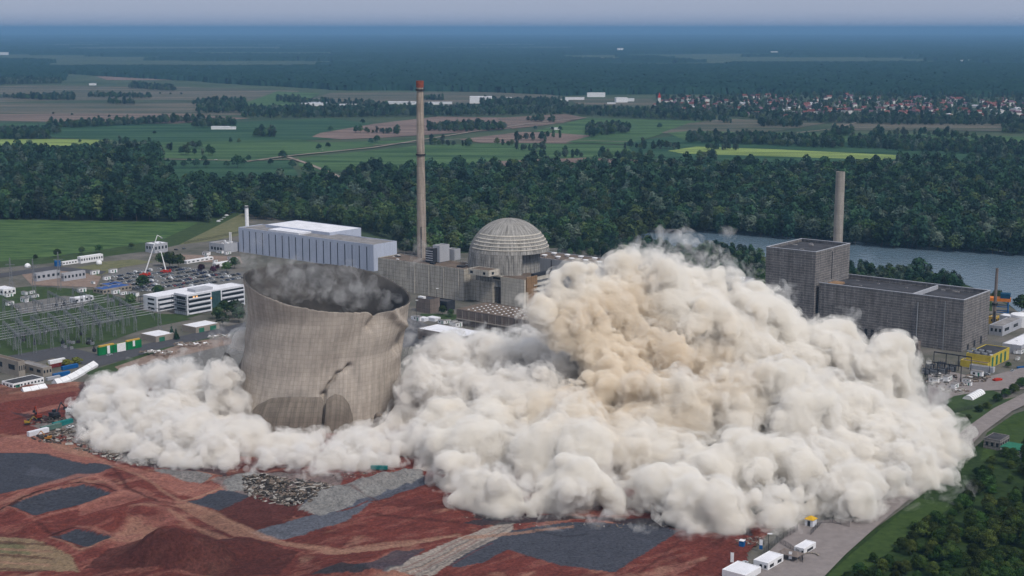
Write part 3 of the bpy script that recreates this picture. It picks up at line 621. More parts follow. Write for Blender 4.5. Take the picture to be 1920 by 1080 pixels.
for p in ([(640,330),(700,322),(745,326),(740,336),(640,338)], [(370,200),(400,190),(460,192),(465,212),(370,214)], [(452,205),(560,205),(560,222),(455,222)], [(70,183),(140,181),(142,187),(72,188)], [(0,262),(95,262),(90,250),(0,250)],
          [(90,242),(330,232),(340,228),(90,238)], [(475,258),(518,258),(515,250),(480,250)], [(360,240),(445,240),(440,233),(365,233)], [(240,166),(330,172),(320,164),(250,160)], [(520,192),(580,196),(560,186),(520,186)],
          [(560,222),(900,218),(1060,216),(1340,230),(1340,216),(1200,210),(1060,206),(880,206),(560,206)], [(800,247),(880,248),(950,244),(945,238),(880,238),(800,240)], [(1100,258),(1180,250),(1180,240),(1100,240)], [(1288,268),(1380,272),(1580,280),(1580,268),(1450,262),(1360,266),(1290,258)],
          [(1590,278),(1920,296),(2000,298),(2000,284),(1800,272),(1640,264),(1590,268)], [(1420,238),(1500,240),(1500,230),(1430,228)], [(1560,256),(1600,256),(1600,250),(1560,250)], [(1230,206),(1420,226),(1500,230),(1700,236),(1920,236),(1920,226),(1500,220),(1300,206),(1230,200)],
          [(1830,292),(1880,296),(1880,270),(1830,268)], [(1120,300),(1230,303),(1230,299),(1120,296)], [(1310,304),(1345,304),(1345,299),(1310,299)], [(900,200),(1060,200),(1060,192),(900,190)], [(1880,250),(1990,252),(1990,236),(1880,236)], [(0,160),(115,157),(115,148),(0,146)]):
    hg(p, 12 if p[0][1] > 240 else 16, 7)
rx_ = random.Random(31)
for _ in range(46):
    x_, y_ = rx_.uniform(0, 1900), rx_.uniform(168, 300); w_ = rx_.uniform(8, 60)
    if y_ < 225 and 1200 < x_: continue
    hg([(x_ - w_, y_), (x_ + w_, y_ + w_ * .03 + .5), (x_ + w_, y_ + 2.2 + w_ * .03), (x_ - w_, y_ + 1.6)], 13, 60)
for k, p in enumerate(([(1230,184),(1500,178),(1920,182),(1990,184),(1990,226),(1500,226),(1230,208)],)): hedges.append(wood_points(p, 34, 90 + k, .9))
tag(wood('hedgerow', np.concatenate(hedges), 5, .45, .85), 'dark hedges and copses dividing the farm fields', 'hedgerow', None, 'stuff')
tag(wood('bank_woods', np.concatenate([wood_points([(1285,478),(1340,472),(1432,488),(1432,535),(1385,536),(1330,520)], 8, 21), wood_points([(1596,516),(1700,520),(1800,536),(1790,548),(1590,536)], 8, 22), wood_points([(1040,458),(1230,462),(1290,480),(1290,500),(1180,490),(1040,478)], 9, 25)]), 6, .38, .62), 'low green copse on the near river bank', 'copse', None, 'stuff')

# far woods as a canopy that follows the wood outlines (one mass), rows spaced by distance
rows = np.concatenate([np.geomspace(3600, 9000, 230), np.geomspace(9050, 42000, 120)]); cols = np.linspace(-.42, .42, 900)
UX, DY = np.meshgrid(cols, rows); FX = UX * DY * 1.0; FPX, FPY = nproj(FX, DY)
WN = vnoise(FX * .35, DY, 700, 41, 3)
inW = inpoly(FPX, FPY + 3 * (vnoise(FX, DY, 300, 44) - .5), [(-400,145),(0,152),(120,152),(125,138),(240,146),(350,152),(560,165),(620,168),(860,172),(1060,180),(1230,176),(1500,178),(1920,182),(2400,188),(2400,40),(-400,40)])
inW &= ~(((FPY < 125) & (WN > .57)) | ((FPX < 620) & (FPY > 62) & (FPY < 128) & (WN > .49)) )
inW &= ~inpoly(FPX, FPY, [(1030,105),(1170,107),(1160,114),(1080,111)]) & ~inpoly(FPX, FPY, [(640,138),(760,136),(750,141)])
FH = np.where(inW, 15 + 9 * np.random.default_rng(4).random(FX.shape) + 6 * (vnoise(FX, DY, 160, 42) - .5), -6)
far_leaf = mat('far_canopy', (.006, .022, .018), col2=(.020, .050, .032), scale=.012, detail=9, world=True, rough=.95, spec=.0)
jit = np.random.default_rng(5).normal(0, 5, FX.shape)
tag(grid_mesh('far_forest', np.stack([FX + jit, DY, FH], -1), far_leaf, None, FH > 0, smooth=False), 'dark forest plain stretching away to the horizon', 'forest', None, 'stuff')

# single trees
pl_round = Planter(tree_proto('r', 12, 10, 900, .62, LF[0], 1)); pl_mid = Planter(tree_proto('r', 11, 9.5, 900, .6, LF[1], 2)); pl_field = Planter(tree_proto('f', 14, 12, 420, 1.0, LF[0], 3))
pl_tall = Planter(tree_proto('t', 24, 14, 620, 1.15, LF[0], 4, shape='column', base=.12)); pl_bank = Planter(tree_proto('b', 22, 15, 700, 1.05, LF[2], 6, base=.12)); pl_red = Planter(tree_proto('x', 9, 8, 700, .5, LF[4], 7)); pl_con = Planter(tree_proto('c', 13, 5.5, 700, .5, LF[0], 8, name='conifer', cat='conifer', shape='cone', base=.06))
pl_yel = Planter(tree_proto('y', 5, 6.5, 600, .45, LF[5], 9, name='bush', cat='bush', base=.05)); pl_scr = Planter(tree_proto('s', 7, 8.5, 2600, .30, LF[3], 10, name='bush', cat='bush', base=.02)); pl_scr2 = Planter(tree_proto('s', 10, 8, 2600, .32, LF[3], 11, name='tree', cat='tree', base=.05))
rt = random.Random(9)
for i, (x, y) in enumerate(front_pts): (pl_tall, pl_bank, pl_bank)[i % 3].put((x, y, 0), rt.random() * 6, .8 + .4 * rt.random(), ('tall dark green tree in the forest edge across the river', 'greyish green bushy tree in the forest edge across the river', 'greyish green bushy tree in the forest edge across the river')[i % 3], 'forest edge trees across the river')
for px, py, s in [(28,183,.6),(45,183,.6),(62,183,.6),(180,179,.7),(190,179,.8),(204,178,.7),(215,179,.9),(226,178,.8),(243,179,.8),(262,178,.7),(280,178,.7),(300,177,.6),(320,178,.6),(340,178,.6),(100,215,.5),(135,217,.5),(185,221,.5),(205,221,.6),(250,224,.5),
                  (325,315,.9),(345,315,.9),(368,315,1.1),(388,314,.9),(425,314,.8),(445,315,1.5),(456,310,.8),(508,310,.8),(530,300,1.2),(548,316,1),(578,328,1.4),(318,328,1.1),(315,305,.5),(355,305,.6),(383,304,.8),(466,303,.8),
                  (695,271,.9),(707,268,1.1),(620,247,.9),(680,233,.9),(598,282,.9),(615,278,.8),(700,335,2.2),(730,330,1.5),(770,334,1.9),(808,330,1.9),(830,322,1.0),(860,326,2.0),(655,335,1.2),(215,274,.7),(150,268,.5),(240,263,.5),(290,252,.6),(905,243,1.1),(1237,242,1.0),(1003,244,.7),(1036,246,.7),(1050,246,.8),(1110,258,1.6),(1240,303,.9),(1310,303,.6),(1860,285,1.8),(1895,290,1.3),(1845,300,1.0)]:
    g = G(px, py); pl_field.put((g.x, g.y, 0), rt.random() * 6, s, 'dark solitary tree standing in the open fields', 'solitary trees in the open fields')
for px, py, s, lab in [(67,489,.5,'small tree at the west end of the field road'),(108,483,.75,'round tree above the blue tank'),(154,478,.7,'round tree behind the white office container'),(186,475,.75,'round tree behind the end of the white office container'),(247,468,.6,'small tree on the verge by the white control tower'),
                  (302,500,1.15,'tree just left of the largest clump beside the cranes'),(318,506,1.5,'tallest tree in the clump beside the cranes'),(335,504,1.2,'tree at the outer side of the clump beside the cranes'),(268,545,1.2,'dark tree at the corner of the car park beside the orange container'),(298,560,1.0,'light green tree behind the long white office roof'),
                  (420,590,1.0,'tree at the foot of the white office by the dusty tower'),(440,598,1.3,'large dark tree tight against the falling tower'),(408,600,.9,'tree in front of the white office steps'),(418,614,1.0,'tree above the pale storage shed roof'),(448,606,1.1,'tree between white office and falling tower'),(245,575,.9,'wide low tree beside the blue roofed building'),(425,512,.9,'tree at the far corner of the car park'),(440,505,1.0,'tree beside the dusty rim of the falling tower'),
                  (830,592,.7,'small tree before the concrete plinth building'),(845,596,.6,'small bushy tree at the brown low roof corner'),(1868,575,1.2,'tree at the river bank behind the pier crane'),(1915,590,1.4,'tree on the river bank at the edge of the photo')]:
    g = G(px, py); pl_mid.put((g.x, g.y, .5), rt.random() * 6, s, lab)
for px, py, s in [(378,512,.9),(408,508,.6),(400,514,.8)]: g = G(px, py); pl_red.put((g.x, g.y, .5), rt.random() * 6, s, 'dark purple leaved tree beside the car park', 'purple leaved trees by the car park')
for px, py, s, lab in [(322,636,.85,'slim dark conifer beside the pale storage shed'),(331,638,.75,'shorter dark conifer right beside the slim one'),(428,500,.5,'small conifer behind the car park'),(1620,528,.8,'pointed conifer at the end of the river bank copse'),(1648,530,.8,'pointed conifer in the middle of the river bank copse')]:
    g = G(px, py); pl_con.put((g.x, g.y, .5), rt.random() * 6, s, lab)
for px, py, s, lab in [(95,690,.8,'round yellow green bush by the beige sheds'),(125,688,1.0,'yellow green bush behind the blue containers'),(143,684,1.0,'yellow green bush at the end of the blue containers')]:
    g = G(px, py); pl_yel.put((g.x, g.y, .5), rt.random() * 6, s, lab)
for i, (px, py, s) in enumerate([(1720,524,2.0),(1765,540,1.2),(1785,542,1.2),(1800,544,.9),(1740,536,1.2)]): g = G(px, py); pl_round.put((g.x, g.y, .5), i, s * .8, ('tallest round tree of the copse on the near river bank', 'round tree in the near bank copse behind the long grey hall')[i > 0], None if i == 0 else 'near bank trees behind the long hall')
# scrub on the right-hand slope
for i in range(285):
    for _ in range(60):
        px, py = rt.uniform(1500, 1985), rt.uniform(835, 1180)
        if inpoly(np.array([px]), np.array([py]), [(1500,1170),(1570,1080),(1680,1035),(1740,965),(1800,945),(1840,880),(1900,850),(1990,835),(1990,1180)])[0]: break
    g = G(px, py); t = rt.random() < .3
    (pl_scr2 if t else pl_scr).put((g.x, g.y, .9), rt.random() * 6, rt.uniform(.45, 1.05) * (.75 if px < 1720 and py > 1000 else 1), ('small dark tree in the thicket on the slope below the dust cloud', 'dark leafy bush in the thicket on the slope below the dust cloud')[not t], 'thicket beside the access road')
for px, py, s in [(1600,640,.8),(1885,745,.7),(1900,738,.8),(1870,755,.7),(1915,728,.9),(1850,768,.6),(1835,775,.6),(1815,790,.5),(1890,690,.5)]: g = G(px, py); pl_scr.put((g.x, g.y, .9), rt.random() * 6, s, 'green bush along the fence above the access road', 'bushes along the fence above the access road')
# ------------------------------------------------------------------ buildings
M_conc = panel_mat('weathered_concrete', (.46, .425, .375), (.55, .53, .5), 5.5, 3.2, .12, .12, dirt=.35)
M_conc2 = panel_mat('pale_concrete', (.54, .50, .44), (.6, .58, .55), 4.2, 2.6, .10, .10, dirt=.25)
M_dome = panel_mat('dome_concrete', (.38, .365, .345), (.6, .58, .56), 1.6, 2.4, .09, .16, uv=True, dirt=.6, mscale=1.4)
M_grey = panel_mat('grey_cladding', (.185, .175, .175), (1.9, 1.85, 1.8), 9, 1.9, .13, .2, offset=.3, dirt=.32)
M_grey2 = panel_mat('light_grey_cladding', (.40, .41, .45), (.75, .75, .75), 7, 30, .1, .06, dirt=.12)
M_blue = panel_mat('pale_blue_cladding', (.46, .50, .61), (.9, .9, .9), 2.2, 40, .10, .05, dirt=.10)
M_white = mat('white_render', (.62, .63, .68), var=.12, scale=.2); M_wroof = mat('white_roofing', (.66, .66, .70), var=.12, scale=.1)
M_rgrey = mat('grey_roofing', (.22, .21, .21), var=.3, scale=.12, detail=9); M_rdark = mat('dark_roofing', (.055, .055, .062), var=.4, scale=.15, detail=9); M_rbrown = mat('brown_roofing', (.135, .105, .085), var=.35, scale=.12, detail=9)
M_beige = mat('beige_render', (.27, .24, .21), var=.15, scale=.15, detail=8); M_brown = panel_mat('brown_concrete', (.20, .165, .15), (.6, .6, .6), 6, 4, .12, .1, dirt=.25)
M_ochre = panel_mat('ochre_brown_wall', (.30, .19, .11), (.6, .6, .6), 3, 4, .1, .1, dirt=.3); M_glass = mat('dark_glass', (.018, .024, .032), var=.5, scale=.6, rough=.25, spec=.5)
M_green = mat('green_panel', (.010, .16, .055), var=.25, scale=.2); M_gdoor = mat('green_door', (.03, .14, .09), var=.2, scale=.3); M_yellow = mat('yellow_wall', (.46, .36, .06), var=.2, scale=.2); M_yroof = mat('mustard_roof', (.48, .31, .07), var=.2, scale=.3)
M_metal = mat('galvanised_steel', (.20, .21, .23), var=.2, scale=.5, rough=.6); M_dmetal = mat('dark_steel', (.035, .037, .045), var=.3, scale=.5, rough=.6); M_bluep = mat('blue_paint', (.012, .09, .26), var=.2, scale=.4, rough=.5); M_blroof = mat('blue_roofing', (.04, .09, .26), var=.25, scale=.3)
M_redp = mat('red_paint', (.40, .035, .02), var=.2, scale=.5, rough=.5); M_orange = mat('orange_paint', (.55, .17, .03), var=.2, scale=.5, rough=.5); M_teal = mat('teal_paint', (.02, .16, .16), var=.25, scale=.6); M_wht = mat('white_paint', (.72, .72, .74), var=.08, scale=.5, rough=.5); M_yp = mat('yellow_paint', (.55, .33, .03), var=.2, scale=.5)
M_lit = bpy.data.materials.new('lit_window'); M_lit.use_nodes = True; M_lit.node_tree.nodes['Principled BSDF'].inputs['Emission Color'].default_value = (1, .55, .2, 1); M_lit.node_tree.nodes['Principled BSDF'].inputs['Emission Strength'].default_value = .9; M_lit.node_tree.nodes['Principled BSDF'].inputs['Base Color'].default_value = (.4, .2, .1, 1)
rb = random.Random(5)

def bldm(name, label, cat, cx, ty, h, la, lb, wall, roof, par=.9, z0=0, group=None):
    g = G(cx, ty, h); g.z = z0; r = thing(name, label, cat, g, -TH, group); shell(r, la, lb, h - z0, wall, roof, par=par, t=min(.5, la / 6, lb / 6)); return r, la, lb
def roofbits(root, la, lb, h, n, m, sx=2.2, hz=1.2, name='roof_unit', margin=3):
    for _ in range(n):
        a, b_ = -rb.uniform(margin, la - margin), rb.uniform(margin, lb - margin); s = sx * rb.uniform(.5, 1.3); MB().box(a - s, a + s, b_ - s * .6, b_ + s * .6, h - .72, h - .9 + hz * rb.uniform(.6, 1.5)).build(name, m, root)

# grey box reactor building and its long hall
r, la, lb = bld('reactor_building', 'tall windowless grey box building beside the slim stack, joined to the long grey hall', 'reactor building', 1530, 473, 61.6, 1437, 1594, M_grey, M_rdark, par=2.4)
rim = MB(); rim.box(-la - .2, .2, -.2, .9, 61.62, 62.0).box(-la - .2, .2, lb - .9, lb + .2, 61.62, 62.0).box(-la - .2, -la + .9, .9, lb - .9, 61.62, 62.0).box(-.9, .2, .9, lb - .9, 61.62, 62.0); rim.build('parapet_coping', M_grey2, r)
MB().box(.0, .35, lb * .47, lb * .47 + .6, 0, 59).build('expansion_joint', M_dmetal, r); roofbits(r, la, lb, 60.2, 6, M_rgrey, 1.6, 1)
r, la, lb = bld('turbine_hall', 'long low windowless grey hall with pale rimmed sunken roof by the river', 'turbine hall', 1808, 563, 38.3, 1536, 1857, M_grey, M_rdark, par=3.4)
rim = MB(); rim.box(-la - .2, .2, -.2, .8, 38.32, 38.7).box(-la - .2, .2, lb - .8, lb + .2, 38.32, 38.7).box(-.8, .2, .8, lb - .8, 38.32, 38.7); rim.build('parapet_coping', M_grey2, r)
MB().box(-la * .36, -la * .36 + 1.2, .5, lb - .5, 34.9, 37.9).build('roof_divider', M_grey2, r)
MB().box(-la + .6, -la + 9, lb * .25, lb * .5, 34.9, 36.6).build('roof_box', M_ochre, r); roofbits(r, la, lb, 35.7, 14, M_rgrey, 1.5, .8)
for k in range(3): winR(r, M_dmetal, lb * (.2 + .25 * k), lb * (.2 + .25 * k) + 3.5, .2, 4.5 + k, name='door')
MB().tube((-la * .3, -.7, 0), (-la * .3, -.7, 33), .45, n=8).build('downpipe', M_metal, r); MB().tube((-la * .12, -.6, 0), (-la * .12, -.6, 36), .3, n=8).build('downpipe', M_metal, r)
for k in range(7): winL(r, M_dmetal, la * .55 + k * 5, la * .55 + k * 5 + 2.5, 2, 8, name='louvre')

def chimney(name, label, px, topy, D, r0, r1, rings, m, cap=None, n=20):
    g = PD(px, 400, D); g.z = 0; h = ztop(g.x, g.y, topy); t = thing(name, label, 'chimney', g)
    b = MB(); b.lathe([(r0 + (r1 - r0) * k / 12, h * k / 12) for k in range(13)] + [(r1 * .8, h), (r1 * .8, h - 4)], n, 0); b.build('stack', m, t, smooth=False)
    for z in rings: MB().lathe([(0, 0), (r0 + (r1 - r0) * z + 1.0, 0), (r0 + (r1 - r0) * z + 1.0, .5), (r0 + (r1 - r0) * z + 1.0, 1.3), (r0 + (r1 - r0) * z + .9, 1.3), (r0 + (r1 - r0) * z + .9, .5), (0, .5)], n, 0, (0, 0, h * z), cap=False).build('gallery', M_dmetal, t)
    if cap: MB().lathe([(r1 + .35, h - 5.5), (r1 + .5, h + .3), (r1 - .5, h + .3), (r1 - .5, h - 3)], n, 0, cap=False).build('top_band', cap, t)
    MB().box(-.3, .3, -r0 - .5, -r0 * .9, 2, h * .3).build('ladder', M_dmetal, t); return t
M_stk = panel_mat('stack_concrete', (.40, .335, .285), (.7, .7, .7), 40, 6, .12, .12, dirt=.4); M_rcap = mat('red_white_band', (.24, .07, .05), var=.3, scale=.5)
M_stk2 = panel_mat('stack_pale', (.36, .33, .30), (.8, .8, .8), 40, 4, .12, .1, dirt=.3)
chimney('chimney', 'very tall slender concrete chimney with red band at the top', 790, 152, 1268, 4.6, 2.9, (.645, .955), M_stk, M_rcap)
chimney('chimney', 'shorter plain concrete chimney behind the grey box reactor building', 1573, 322, 1215, 4.2, 3.8, (.28,), M_stk2, None)
chimney('chimney', 'small white chimney at the end of the striped storage hall', 462.5, 386, 1480, 2.2, 1.9, (.97,), M_wht, None)
chimney('chimney', 'thin brown mast like chimney at the river pier', 1876, 503, 1085, 1.4, 1.1, (.4,), M_brown, None, 10)

# striped storage hall
r, la, lb = bld('storage_hall', 'long pale blue storage hall with dark vertical stripes behind the falling tower', 'storage hall', 700, 459, 26, 447, 744, M_blue, M_rgrey)
for k in range(19): winL(r, M_dmetal, la * (k + .9) / 19.6 - .45, la * (k + .9) / 19.6 + .45, 1, 23.4, .12, 'dark_stripe')
r, la, lb = bld('storage_hall', 'white roofed hall block standing behind the striped storage hall', 'storage hall', 618, 436, 28.2, 498, 677, M_blue, M_wroof, par=.5)
r, la, lb = bldm('office_annex', 'flat white annex on the west end of the striped storage hall', 'annex', 560, 437, 27.2, 45, 22, M_white, M_wroof, par=.5)
r, la, lb = bld('workshop', 'grey workshop with two steel flues left of the striped storage hall', 'workshop', 420, 458, 10, 392, 449, M_grey2, M_rgrey); roofbits(r, la, lb, 10, 4, M_wht)
for k in range(2): MB().tube((-2 - 2.2 * k, lb * .55, 9.3), (-2 - 2.2 * k, lb * .55, 21), .5, n=8).build('flue', M_wht, r)
for k in range(4): winL(r, M_glass, la * (.15 + .2 * k), la * (.15 + .2 * k) + 3, 3, 6)

# dome reactor
g = PD(955, 487, 1222); R = 78 * scale_at(Vector((g.x, g.y, 38))); zc = ztop(g.x, g.y, 409) - R; g.z = 0
d = thing('reactor_dome', 'large weathered concrete reactor dome with ringed shell', 'reactor dome', g, -TH)
def uvlathe(name, prof, n, m, parent, a0=0, a1=2 * math.pi, smooth=True):
    bm = bmesh.new(); uvl = bm.loops.layers.uv.new('UVMap'); vs = [[bm.verts.new((r_ * math.cos(a0 + (a1 - a0) * i / n), r_ * math.sin(a0 + (a1 - a0) * i / n), z)) for i in range(n + 1)] for r_, z in prof]
    L_ = [0]
    for (ra, za), (rb_, zb) in zip(prof, prof[1:]): L_.append(L_[-1] + math.hypot(rb_ - ra, zb - za))
    rm = max(p_[0] for p_ in prof)
    for j in range(len(prof) - 1):
        for i in range(n):
            q = [(j, i), (j, i + 1), (j + 1, i + 1), (j + 1, i)]
            if abs(prof[j + 1][0]) < 1e-4: q = q[:3]
            try: f = bm.faces.new([vs[a][b_] for a, b_ in q])
            except ValueError: continue
            f.smooth = smooth
            for lp, (a, b_) in zip(f.loops, q): lp[uvl].uv = ((a1 - a0) * b_ / n * rm, L_[a])
    me = bpy.data.meshes.new(name); bm.to_mesh(me); bm.free(); me.materials.append(m); o = bpy.data.objects.new(name, me); sc.collection.objects.link(o); o.parent = parent; return o
prof = []; lat0 = math.radians(14)
for i in range(40):
    la_ = lat0 + (math.radians(89.8) - lat0) * i / 39; prof.append((R * math.cos(la_), zc + R * math.sin(la_)))
bands = []
for i in range(len(prof)): bands.append(prof[i])
uvlathe('dome_cap', bands, 96, M_dome, d)
# lower skirt: full radius towards the west, recessed under an overhanging lip to the east
uvlathe('dome_skirt', [(R * .998, zc - 18), (R * .998, zc), (R * math.cos(lat0) , zc + R * math.sin(lat0))], 60, M_dome, d, math.radians(112), math.radians(327))
uvlathe('inner_cylinder', [(R * .74, 0), (R * .74, zc + R * math.sin(lat0) + 6)], 60, M_dome, d)
uvlathe('lip_soffit', [(R * .735, zc + R * math.sin(lat0) + .3), (R * math.cos(lat0), zc + R * math.sin(lat0))], 60, M_brown, d)
MB().box(-R * .95, R * .3, -R * 1.0, -R * .2, 0, zc - 14).build('plinth', M_conc, d)
for lat in (20, 25, 30, 35, 41):
    q = math.radians(lat); rr, zz = R * math.cos(q), zc + R * math.sin(q); uvlathe('shell_ring', [(rr + .02, zz - .5), (rr + .42, zz - .3), (rr + .42, zz + .15), (rr - .5, zz + .75)], 96, M_conc2, d, math.radians(-120), math.radians(70))
# concrete blocks in front of the dome
r, la, lb = bldm('concrete_block', 'long windowless concrete block at the foot of the tallest chimney', 'plant building', 870, 505, 27.5, 101, 30, M_conc, M_rbrown, par=.8); roofbits(r, la, lb, 27.5, 9, M_wht, 1.2, .6); roofbits(r, la, lb, 27.5, 3, M_dmetal, 3, 1.2)
for k in range(4): winL(r, M_conc2, 6 + k * 17, 6.6 + k * 17, 0, 26.4, .35, 'pilaster')
r, la, lb = bldm('silo_block', 'grey box tower on the concrete roof right of the tallest chimney', 'plant building', 824, 461, 42, 8, 13, M_grey2, M_rgrey, z0=27.4)
r, la, lb = bldm('louvre_house', 'dark louvred box between the chimney and the grey box tower', 'plant building', 812, 466, 40, 9, 7, M_dmetal, M_rgrey, z0=27.4)
for k in range(5): winL(r, M_grey2, .5, 8.5, 1.5 + 2 * k, 2.3 + 2 * k, .3, 'louvre')
r, la, lb = bldm('roof_house', 'small pale box behind the grey box tower', 'plant building', 852, 468, 37, 10, 8, M_grey2, M_rgrey, z0=27.4)
# stair and annex group
g0 = G(983, 525, 23.7); g0.z = 0
r = thing('annex_building', 'pale concrete annex with a dark recessed bay below the dome', 'plant building', g0, -TH)
MB().box(-25, 0, 0, 30, 0, 23.7).build('tower_block', M_conc2, r); MB().box(-45, -25, 7, 30, 0, 24.2).build('recessed_bay', M_brown, r); MB().box(-64, -45, 0, 32, 0, 25.5).build('west_block', M_conc2, r)
MB().box(-45, -25, .6, 6.9, 20.2, 23.9).build('bridge', M_conc2, r); MB().box(-44, -26, .45, .7, 21.0, 22.9).build('window_band', M_glass, r); MB().box(-44.6, -25.4, 5, 6.95, 19.6, 20.15).build('lintel', M_grey2, r)
MB().box(-24.4, -.6, .6, 29, 23.72, 23.95).build('roof', M_rbrown, r); MB().box(.05, 1.2, 2, 16, 0, 25.5).build('ochre_end_wall', M_ochre, r)
r, la, lb = bldm('roof_house', 'small concrete box with two windows on the annex roof by the dome', 'plant building', 916, 508, 30.5, 22, 14, M_conc2, M_rbrown, z0=25.5, par=.5); winL(r, M_glass, 3.5, 6, 1.2, 3.4); winL(r, M_glass, 17, 20, 1.2, 3.4); winR(r, M_glass, 4, 7, 1.2, 3.4)
r, la, lb = bldm('stepped_office', 'stepped office with dark window bands right of the ochre wall', 'office', 999, 521, 24, 6, 36, M_conc2, M_rbrown)
for k in range(5): winR(r, M_glass, 1.5, 35, 2 + 4.3 * k, 3.9 + 4.3 * k, .15, 'window_band')
for k in range(4): MB().box(.2, 1.6, 0, 36, 4.3 + 4.3 * k, 5.4 + 4.3 * k).build('balcony', M_conc2, r)
MB().box(-5, -1, 4, 30, 24.02, 26.5).build('roof_plant', M_dmetal, r)
r, la, lb = bldm('machine_hall', 'wide pale hall with eight round roof ventilators right of the dome', 'machine hall', 1172, 503, 28, 113, 34, M_grey2, M_rbrown, par=.8)
for i in range(2):
    for k in range(6): MB().lathe([(1.6, 0), (1.6, 1.3), (2.6, 1.4), (2.6, 2.0), (.3, 2.4)], 12, 0, (-18 - 15 * k, 9 + 14 * i, 27.4)).build('ventilator', M_wht, r)
winL(r, M_dmetal, 78, 78.8, 1, 27, .1, 'joint')
r, la, lb = bldm('skylit_hall', 'low brown hall whose dark roof is dotted with small white skylights', 'plant building', 1012, 604, 13, 82, 36, M_brown, M_rbrown, par=.6)
for i in range(6):
    for k in range(11): MB().box(-6 - 6.7 * k - 1.0, -6 - 6.7 * k, 4 + 5.2 * i, 5.2 + 5.2 * i, 12.65, 13.1).build('skylight', M_wht, r)
for k in range(12): winL(r, M_beige, 3 + 6.6 * k, 3.5 + 6.6 * k, 0, 12, .2, 'pilaster')
winL(r, M_beige, 0, 82, 5.0, 5.8, .9, 'ledge')
r, la, lb = bldm('flat_store', 'low brown store with pale flat roof and dark openings beside the falling tower', 'store', 871, 631, 9, 46, 22, M_brown, M_wroof, par=.4)
for k in range(5): winL(r, M_glass, 4 + 8 * k, 9 + 8 * k, .5, 4, name='opening')
r, la, lb = bldm('brown_block', 'small brown block with a white roof unit right of the tower rim', 'plant building', 806, 562, 12, 15, 12, M_brown, M_rdark); MB().box(-14, -8, 1, 4, 11.5, 13.2).build('roof_unit', M_wht, r)
r, la, lb = bldm('glazed_block', 'dark glazed low block between the brown block and the tall concrete wall', 'plant building', 838, 566, 8, 16, 10, M_dmetal, M_rdark)
for k in range(4): winL(r, M_glass, 1 + 3.8 * k, 4 + 3.8 * k, 1, 6)
r, la, lb = bldm('container_office', 'small white flat roofed cabin on the lawn beside the falling tower', 'cabin', 795, 597, 3.2, 14, 6, M_white, M_wroof, par=.2); r, la, lb = bldm('container_office', 'larger white flat roofed cabin nearer the skylit hall', 'cabin', 815, 597, 3.2, 9, 7, M_white, M_wroof, par=.2)
r, la, lb = bldm('concrete_block', 'grey block half hidden where dust meets the skylit hall', 'plant building', 1380, 530, 14, 26, 30, M_grey2, M_rgrey); roofbits(r, la, lb, 14, 5, M_wht)
r, la, lb = bldm('blue_tank_house', 'little white cabin with blue tank beside the grey box reactor building', 'cabin', 1421, 541, 6, 10, 8, M_white, M_wroof); MB().lathe([(1.8, 0), (1.8, 5), (1.2, 5.8)], 14, 0, (-14, 2, 0)).build('tank', M_bluep, r)

# office complex at the left
def floors(root, face, s0, s1, zs, hh, m=M_glass, x=0):
    for z in zs: (winR(root, m, s0, s1, z, z + hh, .12, 'window_band', x) if face == 'R' else winL(root, m, s0, s1, z, z + hh, .12, 'window_band'))
r, la, lb = bld('office_building', 'long three storey white office with flat white roof beside the car park', 'office building', 293, 557, 12.8, 268, 418, M_white, M_wroof, par=.5)
floors(r, 'R', 1.5, lb - 2, (1.4, 5.2, 9.0), 1.7); 
for k in range(3): winL(r, M_glass, 3, la - 6, 1.8 + 3.8 * k, 3.4 + 3.8 * k)
st = MB(); [st.box(-la - 1.5, -la + 1, -3.5, -.2, z, z + .3) for z in (3.6, 7.4, 11.2)]; [st.tube((x, -3.3, 0), (x, -3.3, 12.4), .15, n=4) for x in (-la - 1.3, -la + .8)]; st.build('fire_stairs', M_dmetal, r)
r, la, lb = bld('office_building', 'four storey white office wing with terraces and lit windows', 'office building', 350, 553, 17.4, 326, 458, M_white, M_wroof, par=.5)
floors(r, 'R', 1.5, lb * .40, (2.4, 6.4, 10.4, 14.0), 1.8); floors(r, 'R', lb * .60, lb - 1, (2.4, 6.4, 10.4, 14.0), 1.8); MB().box(.05, .7, lb * .42, lb * .57, .5, 16.4).build('glazed_stair', mat('green_glass', (.03, .07, .075), var=.4, scale=.5, rough=.2, spec=.5), r)
for s0, z in ((6, 14.1), (9, 14.1), (24, 10.5), (27, 10.5), (30, 10.5), (70, 14.1), (73, 14.1)):
    if s0 + 2 < lb: winR(r, M_lit, s0, s0 + 1.8, z, z + 1.3, .16, 'lit_window')
for k in range(4): MB().box(.2, 1.4, 1, lb * .40, 1.2 + 4 * k, 2.1 + 4 * k).build('balcony', M_white, r)
for k in range(4): MB().box(.2, 1.4, lb * .60, lb - 1, 1.2 + 4 * k, 2.1 + 4 * k).build('balcony', M_white, r)
winL(r, M_glass, 2, la - 3, 13, 15); winL(r, M_glass, 2, la - 3, 8.6, 10.4); winL(r, M_glass, 2, la - 3, 4.4, 6.2); MB().box(-la + 2, -4, lb * .2, lb * .5, 17.0, 19.4).build('roof_house', M_grey2, r)
sc_ = MB(); [sc_.tube((-la - 1 + 2.6 * k, -1.8, 0), (-la - 1 + 2.6 * k, -1.8, 16), .1, n=4) for k in range(8)]; [sc_.box(-la - 1, 17 - la, -2, -.3, z, z + .15) for z in (4, 8, 12, 15.6)]; sc_.build('scaffold', M_dmetal, r)
